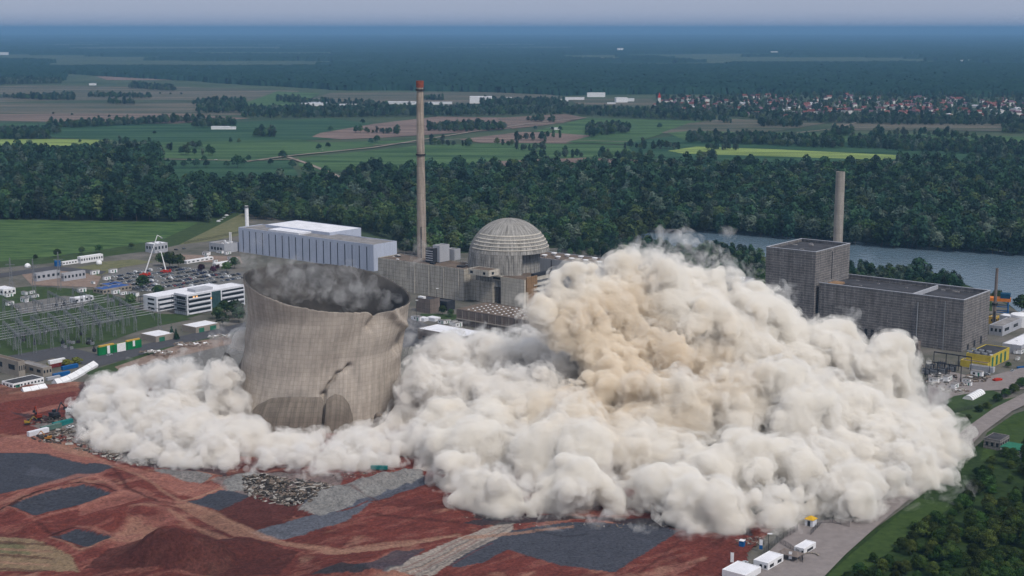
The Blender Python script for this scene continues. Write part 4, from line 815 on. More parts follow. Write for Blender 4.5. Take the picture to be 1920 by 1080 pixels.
# sheds and small buildings of the site: name, label, cat, cx, ty, h, lx, rx, wall, roof
for a in [('storage_shed', 'pale flat shed with one green door beside the two dark conifers', 'shed', 292, 631, 5.2, 263, 327, M_beige, M_wroof),
          ('storage_shed', 'pale flat shed with green doors farther up the service road', 'shed', 367, 614, 5.2, 341, 411, M_beige, M_wroof)]:
    r, la, lb = bld(*a, par=.3); winR(r, M_gdoor, 3, 8, .1, 4, name='door'); roofbits(r, la, lb, 5.2, 5, M_wht, 1.2, .8)
    if a[3] == 367: winR(r, M_gdoor, lb - 9, lb - 3, .1, 4, name='door')
for a, nw in [(('switchgear_building', 'grey flat roofed control building at the west edge of the switchyard', 'building', 68, 513, 8, 62, 113, M_grey2, M_rgrey), 5), (('switchgear_building', 'grey windowed control building next to the tall switchyard masts', 'building', 119, 513, 8, 114, 160, M_grey2, M_rgrey), 6),
          (('blue_roof_hall', 'low grey hall with a blue roof beside the car park', 'hall', 193, 543, 5, 174, 247, M_beige, M_blroof), 8), (('blue_roof_hall', 'flat dark blue roofed hall behind the other blue roof', 'hall', 203, 535, 4.2, 186, 234, M_beige, M_blroof), 4),
          (('white_office', 'long two storey white container office by the field road', 'office', 151, 482, 7, 145, 193, M_wht, M_wroof), 9), (('white_office', 'lower white container office beside the blue tank', 'office', 117, 491, 4, 114, 150, M_wht, M_wroof), 6),
          (('white_hall', 'white hall cut by the edge of the photo beyond the switchyard', 'hall', 6, 543, 6, -14, 29, M_wht, M_wroof), 3), (('control_tower', 'white raised cabin building behind the tall boom lift', 'building', 289, 458, 10, 272, 314, M_grey2, M_wroof), 4),
          (('white_cabin', 'white cabin row at the back of the car park under the trees', 'cabin', 350, 489, 3.5, 345, 400, M_wht, M_wroof), 6), (('white_cabin', 'small white building between purple tree and car park edge', 'cabin', 405, 494, 4, 398, 440, M_wht, M_wroof), 4),
          (('grey_house', 'beige hall at the edge of the photo above the dark roofed office', 'hall', 34, 678, 11, -40, 46, M_beige, M_rbrown), 3), (('grey_house', 'flat grey shed between the beige hall and the coloured containers', 'shed', 80, 690, 6.5, 36, 97, M_beige, M_rgrey), 3),
          (('white_office', 'low white office with dark roof and small windows near the long white tent', 'office', 24, 720, 4, 3, 82, M_wht, M_rdark), 9), (('service_building', 'grey shed with container roofs beside the switchyard transformers', 'shed', 140, 560, 4.5, 130, 175, M_white, M_wroof), 4),
          (('yellow_building', 'bright yellow flat building with dark roof fans below the long grey hall', 'building', 1857, 668, 9, 1812, 1893, M_yellow, M_rdark), 0), (('yellow_annex', 'lower yellow annex in front of the yellow building', 'building', 1852, 682, 5, 1801, 1858, M_yellow, M_rbrown), 0),
          (('concrete_store', 'long low lilac grey bunker wall in front of the yellow building', 'wall', 1862, 690, 4, 1818, 1866, M_grey2, M_rgrey), 0), (('brown_pillar', 'rust brown slab tower at the foot of the long grey hall', 'building', 1722, 641, 15, 1703, 1727, M_brown, M_brown), 0),
          (('pier_building', 'flat grey building with white roof edges behind the thin mast chimney', 'building', 1880, 612, 8, 1855, 1960, M_grey2, M_rgrey), 5), (('pier_building', 'small yellowish box at the corner of the long grey hall', 'building', 1866, 595, 6, 1853, 1874, M_yroof, M_rgrey), 2),
          (('pier_building', 'pale block left of the white round tank', 'building', 1893, 593, 9, 1874, 1902, M_grey2, M_wroof), 2), (('workshop_hall', 'wide workshop hall with bright white roof by the river road', 'hall', 1915, 648, 7, 1880, 1975, M_grey2, M_wroof), 0),
          (('pump_house', 'small dark roofed pump house beside the access road bend', 'building', 1876, 826, 7, 1845, 1893, M_grey, M_rdark), 4), (('site_container', 'big white site container at the photo bottom behind the banners', 'container', 1440, 1056, 4.5, 1413, 1469, M_wht, M_wroof), 2),
          (('site_container', 'white site container cut off by the bottom edge of the photo', 'container', 1398, 1079, 4, 1354, 1427, M_wht, M_wroof), 0), (('site_container', 'square white cabin with sandbags on the gravel lot', 'cabin', 1508, 1029, 4, 1489, 1530, M_wht, M_wroof), 1)]:
    r, la, lb = bld(*a, par=min(.5, a[5] * .1)); h = a[5]
    for k in range(nw): winR(r, M_glass, lb * (k + .25) / nw, lb * (k + .75) / nw, h * .42, h * .72, .08)
    for k in range(min(nw, 3)): winL(r, M_glass, la * (k + .3) / 3.2, la * (k + .8) / 3.2, h * .42, h * .72, .08)
    if la > 12 and lb > 12 and h > 4: roofbits(r, la, lb, h, 6, rb.choice([M_wht, M_metal, M_dmetal]), 1.1, .9)
    if a[0] == 'yellow_building':
        for k in range(6): MB().lathe([(1.9, 0), (1.9, 1.2), (1.5, 1.5), (1.5, .9)], 14, 0, (-6 - 5.2 * (k % 3), 5 + 8 * (k // 3), 8.4)).build('roof_fan', M_metal, r)
        for k in range(4): winR(r, M_gdoor, 3 + k * lb / 4.6, 6 + k * lb / 4.6, 1, 7.5, .15, 'louvre')
    if a[0] == 'white_office' and a[3] == 24: winR(r, M_gdoor, 2, 5, .1, 3, name='door')
# green screen walls with white sheets
r, la, lb = bld('green_enclosure', 'long green panelled enclosure with hanging white sheets and yellow top', 'enclosure', 185, 652, 6.6, 182, 265, M_green, M_yroof, par=.3)
for s0, s1, z0 in ((.19, .25, .3), (.42, .62, .3), (.79, .84, 2.6)): winR(r, M_wht, lb * s0, lb * s1, z0, 6.7, .25, 'white_sheet')
for k in range(1, 6): winR(r, M_dmetal, lb * k / 6 - .12, lb * k / 6 + .12, 0, 6.3, .2, 'post')
for s0, s1 in ((.02, .36), (.66, .97)): MB().box(-la + .1, -.1, lb * s0, lb * s1, 6.62, 7.6).build('yellow_top', M_yroof, r)
# white tents
def tent(name, label, pts, w, h, m=M_wht, eave=2.0):
    g = [G(*p) for p in pts]; o = thing(name, label, 'tent', g[0]); v, f = [], []
    for i, p in enumerate(g):
        d_ = (g[min(i + 1, len(g) - 1)] - g[max(i - 1, 0)]).normalized(); n_ = Vector((-d_.y, d_.x, 0)); q = p - g[0]
        v += [q + n_ * w / 2, q + n_ * w / 2 + Vector((0, 0, eave)), q + Vector((0, 0, h)), q - n_ * w / 2 + Vector((0, 0, eave)), q - n_ * w / 2]
        if i: a = 5 * (i - 1); f += [(a + k, a + k + 1, a + k + 6, a + k + 5) for k in range(4)]
    f += [(0, 1, 2, 3, 4), tuple(len(v) - 1 - k for k in range(5))]
    b = MB(); b.add(v, f); b.build('canvas', m, o); fr = MB()
    for i, p in enumerate(g):
        for k in range(4): fr.tube(v[5 * i + k], v[5 * i + k + 1], .09, n=4)
    fr.build('frame', M_metal, o); return o
tent('long_tent', 'long bent white tent running along the service road', [(102,723),(112,721),(126,716),(140,709),(152,702),(164,695),(176,688)], 6.5, 4.4)
tent('short_tent', 'short white tent in front of the dark roofed white office', [(42,738),(56,736),(70,733),(85,730)], 6, 4.0)
def tunnel(name, label, p0, p1, r_, n=8):
    a, b_ = G(*p0), G(*p1); o = thing(name, label, 'tent', a); L_ = (b_ - a).length; ang = math.atan2(b_.y - a.y, b_.x - a.x); o.rotation_euler = (0, 0, ang); v, f = [], []
    for i in (0, 1):
        for k in range(13): v.append((i * L_, r_ * math.cos(math.pi * k / 12), r_ * math.sin(math.pi * k / 12)))
    f = [(k, k + 1, 14 + k, 13 + k) for k in range(12)] + [tuple(range(12, -1, -1)), tuple(range(13, 26))]; m_ = MB(); m_.add(v, f); m_.build('cover', M_wht, o); h_ = MB()
    for i in range(n):
        for k in range(12): q0, q1 = [(i * L_ / (n - 1), (r_ + .05) * math.cos(math.pi * (k + e) / 12), (r_ + .05) * math.sin(math.pi * (k + e) / 12)) for e in (0, 1)]; h_.tube(q0, q1, .1, n=4)
    h_.build('hoop', M_metal, o)
tunnel('tunnel_tent', 'white ribbed half round tunnel tent on grass below the yellow building', (1814,752), (1838,739), 3.4)
# tanks
def tank(label, px, py, r_, h, m, z=.5): t = tag(MB().lathe([(r_, 0), (r_, h), (r_ * .96, h + .3), (0.05, h + r_ * .18)], 28).build('storage_tank', m, None, (*G(px, py).xy, z)), label, 'tank')
tank('large white round tank behind the thin mast chimney', 1914, 612, 8, 9, M_wht); tank('blue tank beside the low white container office', 108, 500, 3, 5, M_bluep)
for lab, px, py in (('small white dome on the verge at the west end', 52, 503), ('small white dome beside the end of the container office', 186, 497)): tag(MB().lathe([(2.6, 0), (2.9, 1.5), (2.4, 3.2), (1.2, 4.2), (.05, 4.5)], 16).build('radar_dome', M_wht, None, (*G(px, py).xy, .5), smooth=True), lab, 'dome')
# ------------------------------------------------------------------ the falling cooling tower
TC = G(612, 770); TC.z = 0
TS = .305; RT = 49.5
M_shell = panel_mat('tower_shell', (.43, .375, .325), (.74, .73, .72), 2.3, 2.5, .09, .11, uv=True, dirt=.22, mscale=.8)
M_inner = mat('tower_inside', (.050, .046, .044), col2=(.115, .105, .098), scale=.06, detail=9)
M_shard = panel_mat('shell_painted_shade', (.215, .18, .15), (.7, .7, .7), 2.3, 2.5, .10, .12, uv=True, dirt=.35, mscale=.8)  # shell concrete coloured darker to stand in for shade on leaning pieces
tower = thing('cooling_tower', 'collapsing concrete cooling tower leaning and sinking into its dust', 'cooling tower', TC)
def interp(v, pts):
    for (a, b_), (c, d_) in zip(pts, pts[1:]):
        if v <= c: return b_ + (d_ - b_) * max(0, (v - a)) / (c - a)
    return pts[-1][1]
def seg_d(px, py, line):
    best = 1e9
    for (x0, y0), (x1, y1) in zip(line, line[1:]):
        t = max(0, min(1, ((px - x0) * (x1 - x0) + (py - y0) * (y1 - y0)) / ((x1 - x0) ** 2 + (y1 - y0) ** 2))); best = min(best, math.hypot(px - x0 - t * (x1 - x0), py - y0 - t * (y1 - y0)))
    return best
creases = [([(608,742),(618,722),(626,716),(634,702),(646,698),(657,686)], 3, 3.2), ([(723,565),(716,592),(698,614)], 8, 4.2), ([(774,612),(756,632),(744,655)], 8, 3.8), ([(700,600),(650,660),(610,740)], 26, 2.4), ([(728,574),(745,600),(768,618)], 7, -2.4), ([(660,690),(668,720),(664,760),(662,790)], 10, 1.0), ([(606,744),(604,780),(602,815)], 6, 3.0)]
def rim_z(th):
    z = 76 - 7.8 * math.sin(th) + 4.0 * math.cos(th) + .8 * math.sin(3 * th + 1) + .45 * mnoise.noise((th * 5, 0, 3))   # sin: right side low, cos: far side high
    w = (th - math.radians(138)) / .10; z -= 3.6 * math.exp(-w * w); z += .5 * mnoise.noise((th * 22, 2, 3)) + .35 * mnoise.noise((th * 60, 2, 3)) 
    return z
def radius(z, th):
    r = interp(z, [(0, RT * 1.05), (20, RT * .985), (42, RT * .950), (62, RT * .965), (76, RT * 1.02), (90, RT * 1.06)])
    r += .45 * math.sin(z * .15 + 1.5 * math.sin(th * 2)) + .18 * math.sin(z * .4 + th * 3) + .8 * mnoise.noise((math.sin(th) * 1.8, math.cos(th) * 1.8, z * .025))
    return r
def axis(z): return Vector((interp(z, [(0, -6.0), (30, -2.2), (60, 2.6), (90, 5.6)]), 0, 0))
def surf(th, z, dr=0):
    a = axis(z); r = radius(z, th) + dr; return Vector((a.x + r * math.sin(th), a.y + r * math.cos(th), z))    # th=0 far side, pi front
def zbreak(px):     # lower lip of the upper shell, as a height
    return interp(px, [(450, 0), (464, 6), (482, 15), (504, 20), (535, 21.5), (598, 21.5), (603, 19), (609, 20), (622, 23.0), (638, 21.5), (650, 16.5), (658, 10), (663, 2), (690, 0)])
NT, NZ = 420, 110
bm = bmesh.new(); uvl = bm.loops.layers.uv.new('UVMap'); O, I = [], []
for i in range(NT):
    th = 2 * math.pi * i / NT; zr = rim_z(th); cO, cI = [], []
    frontal = math.cos(th) < -.05; zb = -3.0
    if frontal:
        z_ = 10
        for _ in range(3): px, _y = proj(TC + surf(th, z_)); z_ = max(0, zbreak(px))
        zb = -3.0
    for j in range(NZ + 1):
        z = zb + (zr - zb) * j / NZ; p = surf(th, z); dr = 0
        if frontal:
            px, py = proj(TC + p)
            for line, w, dp in creases:
                dd = seg_d(px, py, line)
                if dd < 3 * w: dr -= dp * math.exp(-(dd / w) ** 2)
            if py > 575 and px > 735: dr += 0
        cO.append(bm.verts.new(surf(th, z, dr))); cI.append(bm.verts.new(surf(th, z, dr - 1.1)))
    O.append(cO); I.append(cI)
def quad(vs, uvs, mi):
    f = bm.faces.new(vs); f.material_index = mi; f.smooth = True
    for lp, uv in zip(f.loops, uvs): lp[uvl].uv = uv
for i in range(NT):
    k = (i + 1) % NT; u0, u1 = i / NT * 2 * math.pi * RT, (i + 1) / NT * 2 * math.pi * RT
    for j in range(NZ):
        quad((O[k][j], O[i][j], O[i][j + 1], O[k][j + 1]), ((u1, O[k][j].co.z), (u0, O[i][j].co.z), (u0, O[i][j + 1].co.z), (u1, O[k][j + 1].co.z)), 0)
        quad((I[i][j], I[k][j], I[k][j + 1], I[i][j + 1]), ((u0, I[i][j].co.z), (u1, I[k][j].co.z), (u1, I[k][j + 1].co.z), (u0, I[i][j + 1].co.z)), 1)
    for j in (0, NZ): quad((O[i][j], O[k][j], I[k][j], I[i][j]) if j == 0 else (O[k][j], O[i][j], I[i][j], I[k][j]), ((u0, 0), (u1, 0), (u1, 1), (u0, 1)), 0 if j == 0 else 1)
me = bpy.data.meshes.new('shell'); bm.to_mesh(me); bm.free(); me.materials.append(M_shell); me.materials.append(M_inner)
o = bpy.data.objects.new('shell', me); sc.collection.objects.link(o); o.parent = tower
# buckled lower shell tucked inside the broken lip, two pieces with the gap between them
def lower_piece(px0, px1, name, dtop, dbot, ztopf, fold=0):
    ths = [math.pi + math.radians(a) for a in np.linspace(-89, 89, 300)]; sel = [t for t in ths if px0 <= proj(TC + surf(t, 8))[0] <= px1]
    b = bmesh.new(); ul = b.loops.layers.uv.new('UVMap'); rows_ = []
    for t in sel:
        px = proj(TC + surf(t, 8))[0]; zt = max(ztopf(px), 1) + .5 * mnoise.noise((px * .12, 0, 0)); col = []
        for j in range(15):
            q = j / 14; z = -3 + (zt + 3) * q; col.append(b.verts.new(surf(t, z, dtop * q + dbot * (1 - q) + fold * math.sin((px - px0) / (px1 - px0) * math.pi) - .5 * math.sin(q * 7))))
        rows_.append(col)
    for i in range(len(rows_) - 1):
        for j in range(14):
            f = b.faces.new((rows_[i][j], rows_[i][j + 1], rows_[i + 1][j + 1], rows_[i + 1][j])); f.smooth = True
            for lp, uv in zip(f.loops, ((i * .51, j * 1.6), (i * .51, j * 1.6 + 1.6), (i * .51 + .51, j * 1.6 + 1.6), (i * .51 + .51, j * 1.6))): lp[ul].uv = uv
    m_ = bpy.data.meshes.new(name); b.to_mesh(m_); b.free(); m_.materials.append(M_shard); o_ = bpy.data.objects.new(name, m_); sc.collection.objects.link(o_); o_.parent = tower
    sd_ = o_.modifiers.new('thick', 'SOLIDIFY'); sd_.thickness = 1.5; return o_
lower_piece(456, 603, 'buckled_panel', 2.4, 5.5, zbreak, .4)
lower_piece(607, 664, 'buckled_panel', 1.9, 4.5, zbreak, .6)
for pl in ([(607,742),(600,770),(598,818)],):
    pass
# torn pieces of shell standing in the dust: curved plates
def plate(label, base, w, h, lean, yaw, bend, seed):
    g = G(*base); rnd = random.Random(seed); b = bmesh.new(); ul = b.loops.layers.uv.new('UVMap'); rows_ = []
    top = [h * (.72 + .28 * mnoise.noise((i * .55, seed, 0)) + .18 * math.sin(i * .5 + seed)) for i in range(13)]
    for i in range(13):
        u = (i / 12 - .5) * w; col = []
        for j in range(9):
            v_ = top[i] * j / 8; cv = bend * (4 * (i / 12 - .5) ** 2) + lean * (j / 8) ** 1.5; col.append(b.verts.new((u * (1 - .12 * j / 8), cv, v_ - 2)))
        rows_.append(col)
    for i in range(12):
        for j in range(8):
            f = b.faces.new((rows_[i][j], rows_[i + 1][j], rows_[i + 1][j + 1], rows_[i][j + 1])); f.smooth = True
            for lp in f.loops: lp[ul].uv = (lp.vert.co.x, lp.vert.co.z)
    m_ = bpy.data.meshes.new('shell_fragment'); b.to_mesh(m_); b.free(); m_.materials.append(M_shard); o_ = bpy.data.objects.new('shell_fragment', m_); sc.collection.objects.link(o_)
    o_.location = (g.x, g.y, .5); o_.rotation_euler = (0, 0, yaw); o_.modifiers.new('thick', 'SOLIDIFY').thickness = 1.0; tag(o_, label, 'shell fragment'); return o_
plate('large curved slab of tower shell tipping out of the dust beside the upright tower', (436,745), 27, 38, 10, -.75, -6, 3)
plate('narrow torn slab of shell standing right of the tower foot', (753,800), 5.5, 17, 1, .3, -1, 5)
plate('curled slab of shell with pale edge in front of the tower foot', (716,806), 9, 13, -3, .6, 4, 7)
plate('dark triangular slab of shell lying in the dust before the tower', (655,822), 9, 6, 3, .2, 2, 9)
# ------------------------------------------------------------------ cars
def car_proto(nm, paint, van=False):
    b = MB(); L_, W, = (4.4, 1.8) if not van else (5.6, 2.0); h1, h2 = (.95, 1.45) if not van else (1.1, 2.3)
    b.box(-L_ / 2, L_ / 2, -W / 2, W / 2, .3, h1, 0)
    x0, x1, y = (-L_ * .32, L_ * .22, W / 2 - .08) if not van else (-L_ * .46, L_ * .30, W / 2 - .05)
    t = .35; b.add([(x0, -y, h1), (x1, -y, h1), (x1, y, h1), (x0, y, h1), (x0 + t, -y + .15, h2), (x1 - t * 1.6, -y + .15, h2), (x1 - t * 1.6, y - .15, h2), (x0 + t, y - .15, h2)], [(0, 1, 5, 4), (1, 2, 6, 5), (2, 3, 7, 6), (3, 0, 4, 7)], 1 if not van else 0)
    b.add([(x0 + t, -y + .15, h2 + .01), (x1 - t * 1.6, -y + .15, h2 + .01), (x1 - t * 1.6, y - .15, h2 + .01), (x0 + t, y - .15, h2 + .01)], [(0, 1, 2, 3)], 0)
    for sx in (-1, 1):
        for sy in (-1, 1): b.tube((sx * L_ * .31, sy * (W / 2 - .22), .33), (sx * L_ * .31, sy * (W / 2 + .03), .33), .33, n=8, mi=2)
    return b.build(nm, [paint, M_glass, M_tyre])
M_tyre = mat('tyre_rubber', (.02, .02, .02))
cols = {'white': (.55,.56,.58), 'silver': (.30,.32,.35), 'dark blue': (.015,.03,.09), 'black': (.015,.015,.018), 'red': (.28,.02,.02), 'grey': (.10,.11,.12)}
carp = {k: Planter.__new__(Planter) for k in cols}
for k, v in cols.items(): carp[k].p = car_proto('parked_car', mat('car_' + k.replace(' ', '_'), v, var=.05, scale=.5, rough=.35, spec=.5)); carp[k].used = False; carp[k].p['category'] = 'car'
vanp = Planter(tag(car_proto('parked_van', MATS['car_white'], True), '', 'van'))
rc = random.Random(12)
def park(px, py, rz, ctx, grp, van=False, z=.56):
    k = rc.choices(list(cols), [3, 3, 4, 4, 1, 3])[0]; g = G(px, py)
    (vanp if van else carp[k]).put((g.x, g.y, z), rz, 1, ('white van ' if van else k + ' car ') + ctx, ('white vans ' if van else k + ' cars ') + grp)
A2, B2 = Vector((math.cos(TH), -math.sin(TH), 0)), Vector((math.sin(TH), math.cos(TH), 0))
lot = [(197,521),(228,505),(330,502),(457,516),(457,541),(330,550),(262,547),(205,535)]
o0 = G(200, 535); yaw = math.pi / 2 - TH
for row in range(-3, 10):
    for c in range(-30, 60):
        q = o0 + B2 * (c * 2.75) + A2 * (row * 8.2 - 12 + (5.2 if row % 2 else 0)); px, py = proj(q)
        if inpoly(np.array([px]), np.array([py]), lot)[0] and rc.random() < .66 and mnoise.noise((c * .09, row * .8, 4)) > -.28:
            park(px, py, -TH + rc.uniform(-.05, .05) + (math.pi if rc.random() < .5 else 0), "in the rows of the plant's car park", 'in the car park', rc.random() < .04)
for i in range(11):
    t = i / 10; px, py = 410 + 50 * t, 417 - 26 * t - 4 * math.sin(t * 3); park(px, py, .9, 'lined up on the road between the field and the striped hall', 'on the field road', i in (0, 3))
for px, py, lab in ((405,302,'tiny'),(704,268,''),(604,284,'')): park(px, py, .5, 'driving on the farm road across the fields', 'on the farm road', z=2.1)
for px, py in ((470,455),(330,470),(345,468),(1850,704),(1898,698),(1395,1066),(300,575),(150,700),(60,722),(132,808),(205,668)): park(px, py, rc.choice([yaw, -TH]), 'standing alone among the plant buildings', 'alone among the buildings', z=.6 if py < 700 or px > 1800 else 1.9)

# containers
def container_proto(m):
    t = thing('shipping_container', '', 'container'); b = MB(); b.box(-6.05, 6.05, -1.2, 1.2, .1, 2.6)
    b.build('body', m, t); rr = MB()
    for k in range(28): rr.box(-5.9 + k * .43, -5.7 + k * .43, -1.26, -1.205, .3, 2.4)
    for k in range(28): rr.box(-5.9 + k * .43, -5.7 + k * .43, 1.205, 1.26, .3, 2.4)
    rr.build('corrugation', m, t); MB().box(6.055, 6.12, -1.1, 1.1, .2, 2.5).build('door', m, t); return t
cm = {'blue': M_bluep, 'teal': M_teal, 'white': M_wht, 'grey': M_grey2, 'green': mat('dull_green_paint', (.10, .16, .14), var=.2, scale=.5), 'cream': M_white, 'orange': M_orange, 'red': mat('dark_red_paint', (.16, .03, .03), var=.2, scale=.5)}
cp = {k: Planter(container_proto(v)) for k, v in cm.items()}
yB = math.pi / 2 - TH
for k, px, py, z, rz, s, lab in [('blue',115,707,.6,yB,1,'blue container lying nearest to the long bent tent'),('blue',131,693,.6,yB,1,'blue container in front of the yellow green bushes'),('white',107,689,3.2,yB,1,'white container stacked on a dark red one'),('red',107,689,.6,yB,1,'dark red container below a white one'),
        ('orange',172,686,.6,yB,.5,'small orange container at the upper end of the long tent'),('grey',100,713,.6,yB,.8,'grey container between the dark roofed office and the long tent'),('cream',72,820,1.8,yB,1.05,'cream container at the near end of the row by the excavators'),('green',96,811,1.8,yB,1.05,'dull green container in the middle of the row by the excavators'),('teal',118,803,1.8,yB,1.05,'dark teal container at the dusty end of the row by the excavators'),
        ('teal',711,886,1.8,-.08,.72,'teal open skip standing between gravel ridge and dust'),('blue',1914,692,.6,.3,.5,'small blue container at the photo edge past the yellow building'),('green',1765,790,.6,yB,.8,'green container on the bank below the tunnel tent'),('white',1757,772,.6,yB,.8,'white container emerging beside the dust above the road fork')]:
    g = G(px, py); cp[k].put((g.x, g.y, z), rz, s, lab)
cabin = thing('site_cabin', '', 'cabin'); MB().box(-3, 3, -1.3, 1.3, .15, 2.8).build('wall', M_wht, cabin); MB().box(-3.1, 3.1, -1.4, 1.4, 2.82, 3.0).build('roof', M_rgrey, cabin); MB().box(-1.8, -.6, -1.36, -1.28, 1.1, 2.1).build('window', M_glass, cabin); MB().box(.8, 1.7, -1.36, -1.28, .2, 2.3).build('door', M_gdoor, cabin); pcab = Planter(cabin)
for poly, lab, grp, n_ in [([(5,560),(60,545),(80,560),(20,580)], 'small white cabin near the grey control building and the switchyard', 'cabins near the switchyard', 9), ([(185,505),(262,520),(262,560),(140,556)], 'small white cabin between the blue roofed hall and the car park', 'cabins by the blue roofed hall', 12),
        ([(330,470),(445,470),(450,500),(410,498)], 'small white cabin behind the car park trees', 'cabins behind the car park', 9), ([(780,598),(850,600),(860,618),(780,612)], 'small white cabin in the yard below the tall concrete wall', 'cabins below the concrete wall', 7), ([(1735,712),(1840,705),(1850,725),(1760,735)], 'small white cabin in the storage yard by the tunnel tent', 'cabins by the tunnel tent', 8), ([(1880,655),(1920,660),(1920,690),(1895,690)], 'small white cabin beside the yellow building', 'cabins beside the yellow building', 4)]:
    for _ in range(n_):
        for _t in range(50):
            px, py = rc.uniform(min(p[0] for p in poly), max(p[0] for p in poly)), rc.uniform(min(p[1] for p in poly), max(p[1] for p in poly))
            if inpoly(np.array([px]), np.array([py]), poly)[0]: break
        g = G(px, py); pcab.put((g.x, g.y, .9 if px > 1700 else .7), rc.choice([yB, -TH]), rc.uniform(.7, 1.3), lab, grp)
# excavators
def excavator(m):
    t = thing('excavator', '', 'excavator')
    for s in (-1, 1): MB().prism([(-2.0, s * 1.25 - .3), (2.0, s * 1.25 - .3), (2.0, s * 1.25 + .3), (-2.0, s * 1.25 + .3)], 0, .9).build('track', M_tyre, t)
    MB().box(-2.1, 1.5, -1.4, 1.4, 1.05, 2.2).box(-2.3, -1.2, -1.35, 1.35, 2.2, 2.6).build('body', m, t); MB().box(.1, 1.5, .35, 1.35, 2.2, 3.3).build('cab', M_glass, t)
    MB().tube((1.2, -.2, 1.8), (4.2, -.2, 5.6), .35, .28, 6).build('boom', m, t); MB().tube((4.2, -.2, 5.6), (6.6, -.2, 3.0), .28, .2, 6).build('arm', m, t); MB().box(6.2, 7.2, -.8, .4, 1.8, 3.0).build('bucket', M_dmetal, t); return t
for m, px, py, s, rz, lab in [(mat('dull_red_paint', (.20, .035, .02), scale=.5), 72, 790, 1.15, 2.2, 'red excavator with raised boom behind the container row'), (mat('dull_yellow_paint', (.26, .17, .03), scale=.5), 52, 800, .8, .4, 'yellow excavator at the edge of the red ground'), (M_dmetal, 103, 788, 1.4, 1.2, 'dark excavator beside the dust front'), (mat('excavator_orange', (.35, .16, .04), scale=.5), 90, 830, .9, 3, 'small orange digger among the dark scrap'), (MATS['car_white'], 133, 780, 1.3, .2, 'white machine half swallowed by the dust front')]:
    p_ = excavator(m); g = G(px, py); p_.location = (g.x, g.y, 1.6); p_.rotation_euler = (0, 0, rz); p_.scale = (s, s, s); p_['label'] = lab
# boom lifts
def boom_lift(label, base, tip, head, red, D=None):
    g = G(*base); t = thing('boom_lift', label, 'boom lift', (g.x, g.y, .55)); L0 = Vector((g.x, g.y, .55)); tp = PD(tip[0], tip[1], g.y + 3) - L0; hd = PD(head[0], head[1], g.y + 3) - L0
    MB().box(-5, 5, -1.3, 1.3, .6, 1.6).box(3.2, 5, -1.2, 1.2, 1.6, 3.0).box(-2.5, 1.5, -1.1, 1.1, 1.6, 2.6).build('truck', M_redp, t)
    w = MB(); [w.tube((x, s * 1.0, .55), (x, s * 1.35, .55), .55, n=10) for x in (-3.6, -2.2, 3.6) for s in (-1, 1)]; w.build('wheels', M_tyre, t); o_ = MB(); [o_.box(x - .2, x + .2, -3, 3, .1, .4) for x in (-4.5, 2)]; o_.build('outriggers', M_redp, t)
    b0 = Vector((0, 0, 2.4)); mid = b0.lerp(tp, .5)
    MB().tube(b0, mid, .62, .58, 6).build('lower_boom', M_wht, t); MB().tube(mid, tp, .45, .38, 6).build('upper_boom', M_wht, t); MB().tube(tp, hd, .3, .22, 6).build('jib', M_wht, t)
    MB().box(hd.x - .8, hd.x + .8, hd.y - .5, hd.y + .5, hd.z - 1.2, hd.z).build('basket', M_metal, t)
boom_lift('tall white boom lift on red truck reaching up above the car park', (272,518), (295,441), (303,445), True); boom_lift('shorter white boom lift on red truck at the far side of the car park', (311,512), (302,472), (297,471), True)
# pier crane
g = G(1876, 596); t = thing('pier_crane', 'blue and orange gantry crane on the river pier', 'crane', g, -.35)
b = MB(); [b.tube((x, y, 0), (x * .9, y * .9, 14), .55, n=6) for x in (-5.5, 5.5) for y in (-4, 4)]; [b.box(-5.5, 5.5, y - .3, y + .3, z, z + .6) for y in (-4, 4) for z in (5, 9.5)]; b.build('legs', M_bluep, t); MB().box(-9, 7, -4.5, 4.5, 14, 16.4).build('beam', M_orange, t); MB().box(-1, 6.5, -4, 4, 16.45, 20).build('machine_house', mat('navy_paint', (.01, .05, .10), scale=.4), t)
# switchyard: portals, bus bars on posts, masts
def mesh_of(b, ms):
    o_ = b.build('piece', ms); me = o_.data; bpy.data.objects.remove(o_); return me
def piece(name, me, parent, loc):
    o_ = bpy.data.objects.new(name, me); sc.collection.objects.link(o_); o_.parent = parent; o_.location = loc; return o_
PR_INS = mesh_of(MB().tube((0, 0, 0), (0, 0, 3), .16, n=5), M_dmetal); PR_POST = mesh_of(MB().tube((0, 0, 0), (0, 0, 3.6), .2, n=4).tube((0, 0, 3.6), (0, 0, 5.9), .22, n=5, mi=1), [M_metal, M_dmetal])
def gantry(label, p0, p1, h, group):
    a, c = G(*p0), G(*p1); L_ = (c - a).length; t = thing('lattice_gantry', label, 'gantry', (a.x, a.y, .5), math.atan2(c.y - a.y, c.x - a.x), group); n_ = max(1, round(L_ / 20))
    for k in range(n_ + 1): MB().lattice((L_ * k / n_, 0, 0), (L_ * k / n_, 0, h), 2.2, .8, .10, 7).tube((L_ * k / n_, 0, h), (L_ * k / n_, 0, h + 3), .12, .05, 4).build('post', M_metal, t)
    MB().lattice((0, 0, h - .6), (L_, 0, h - .6), 1.3, 1.3, .10, int(L_ / 2)).build('cross_beam', M_metal, t)
    for k in range(n_):
        for q in (.2, .5, .8): piece('insulator', PR_INS, t, (L_ * (k + q) / n_, 0, h - 4.2))
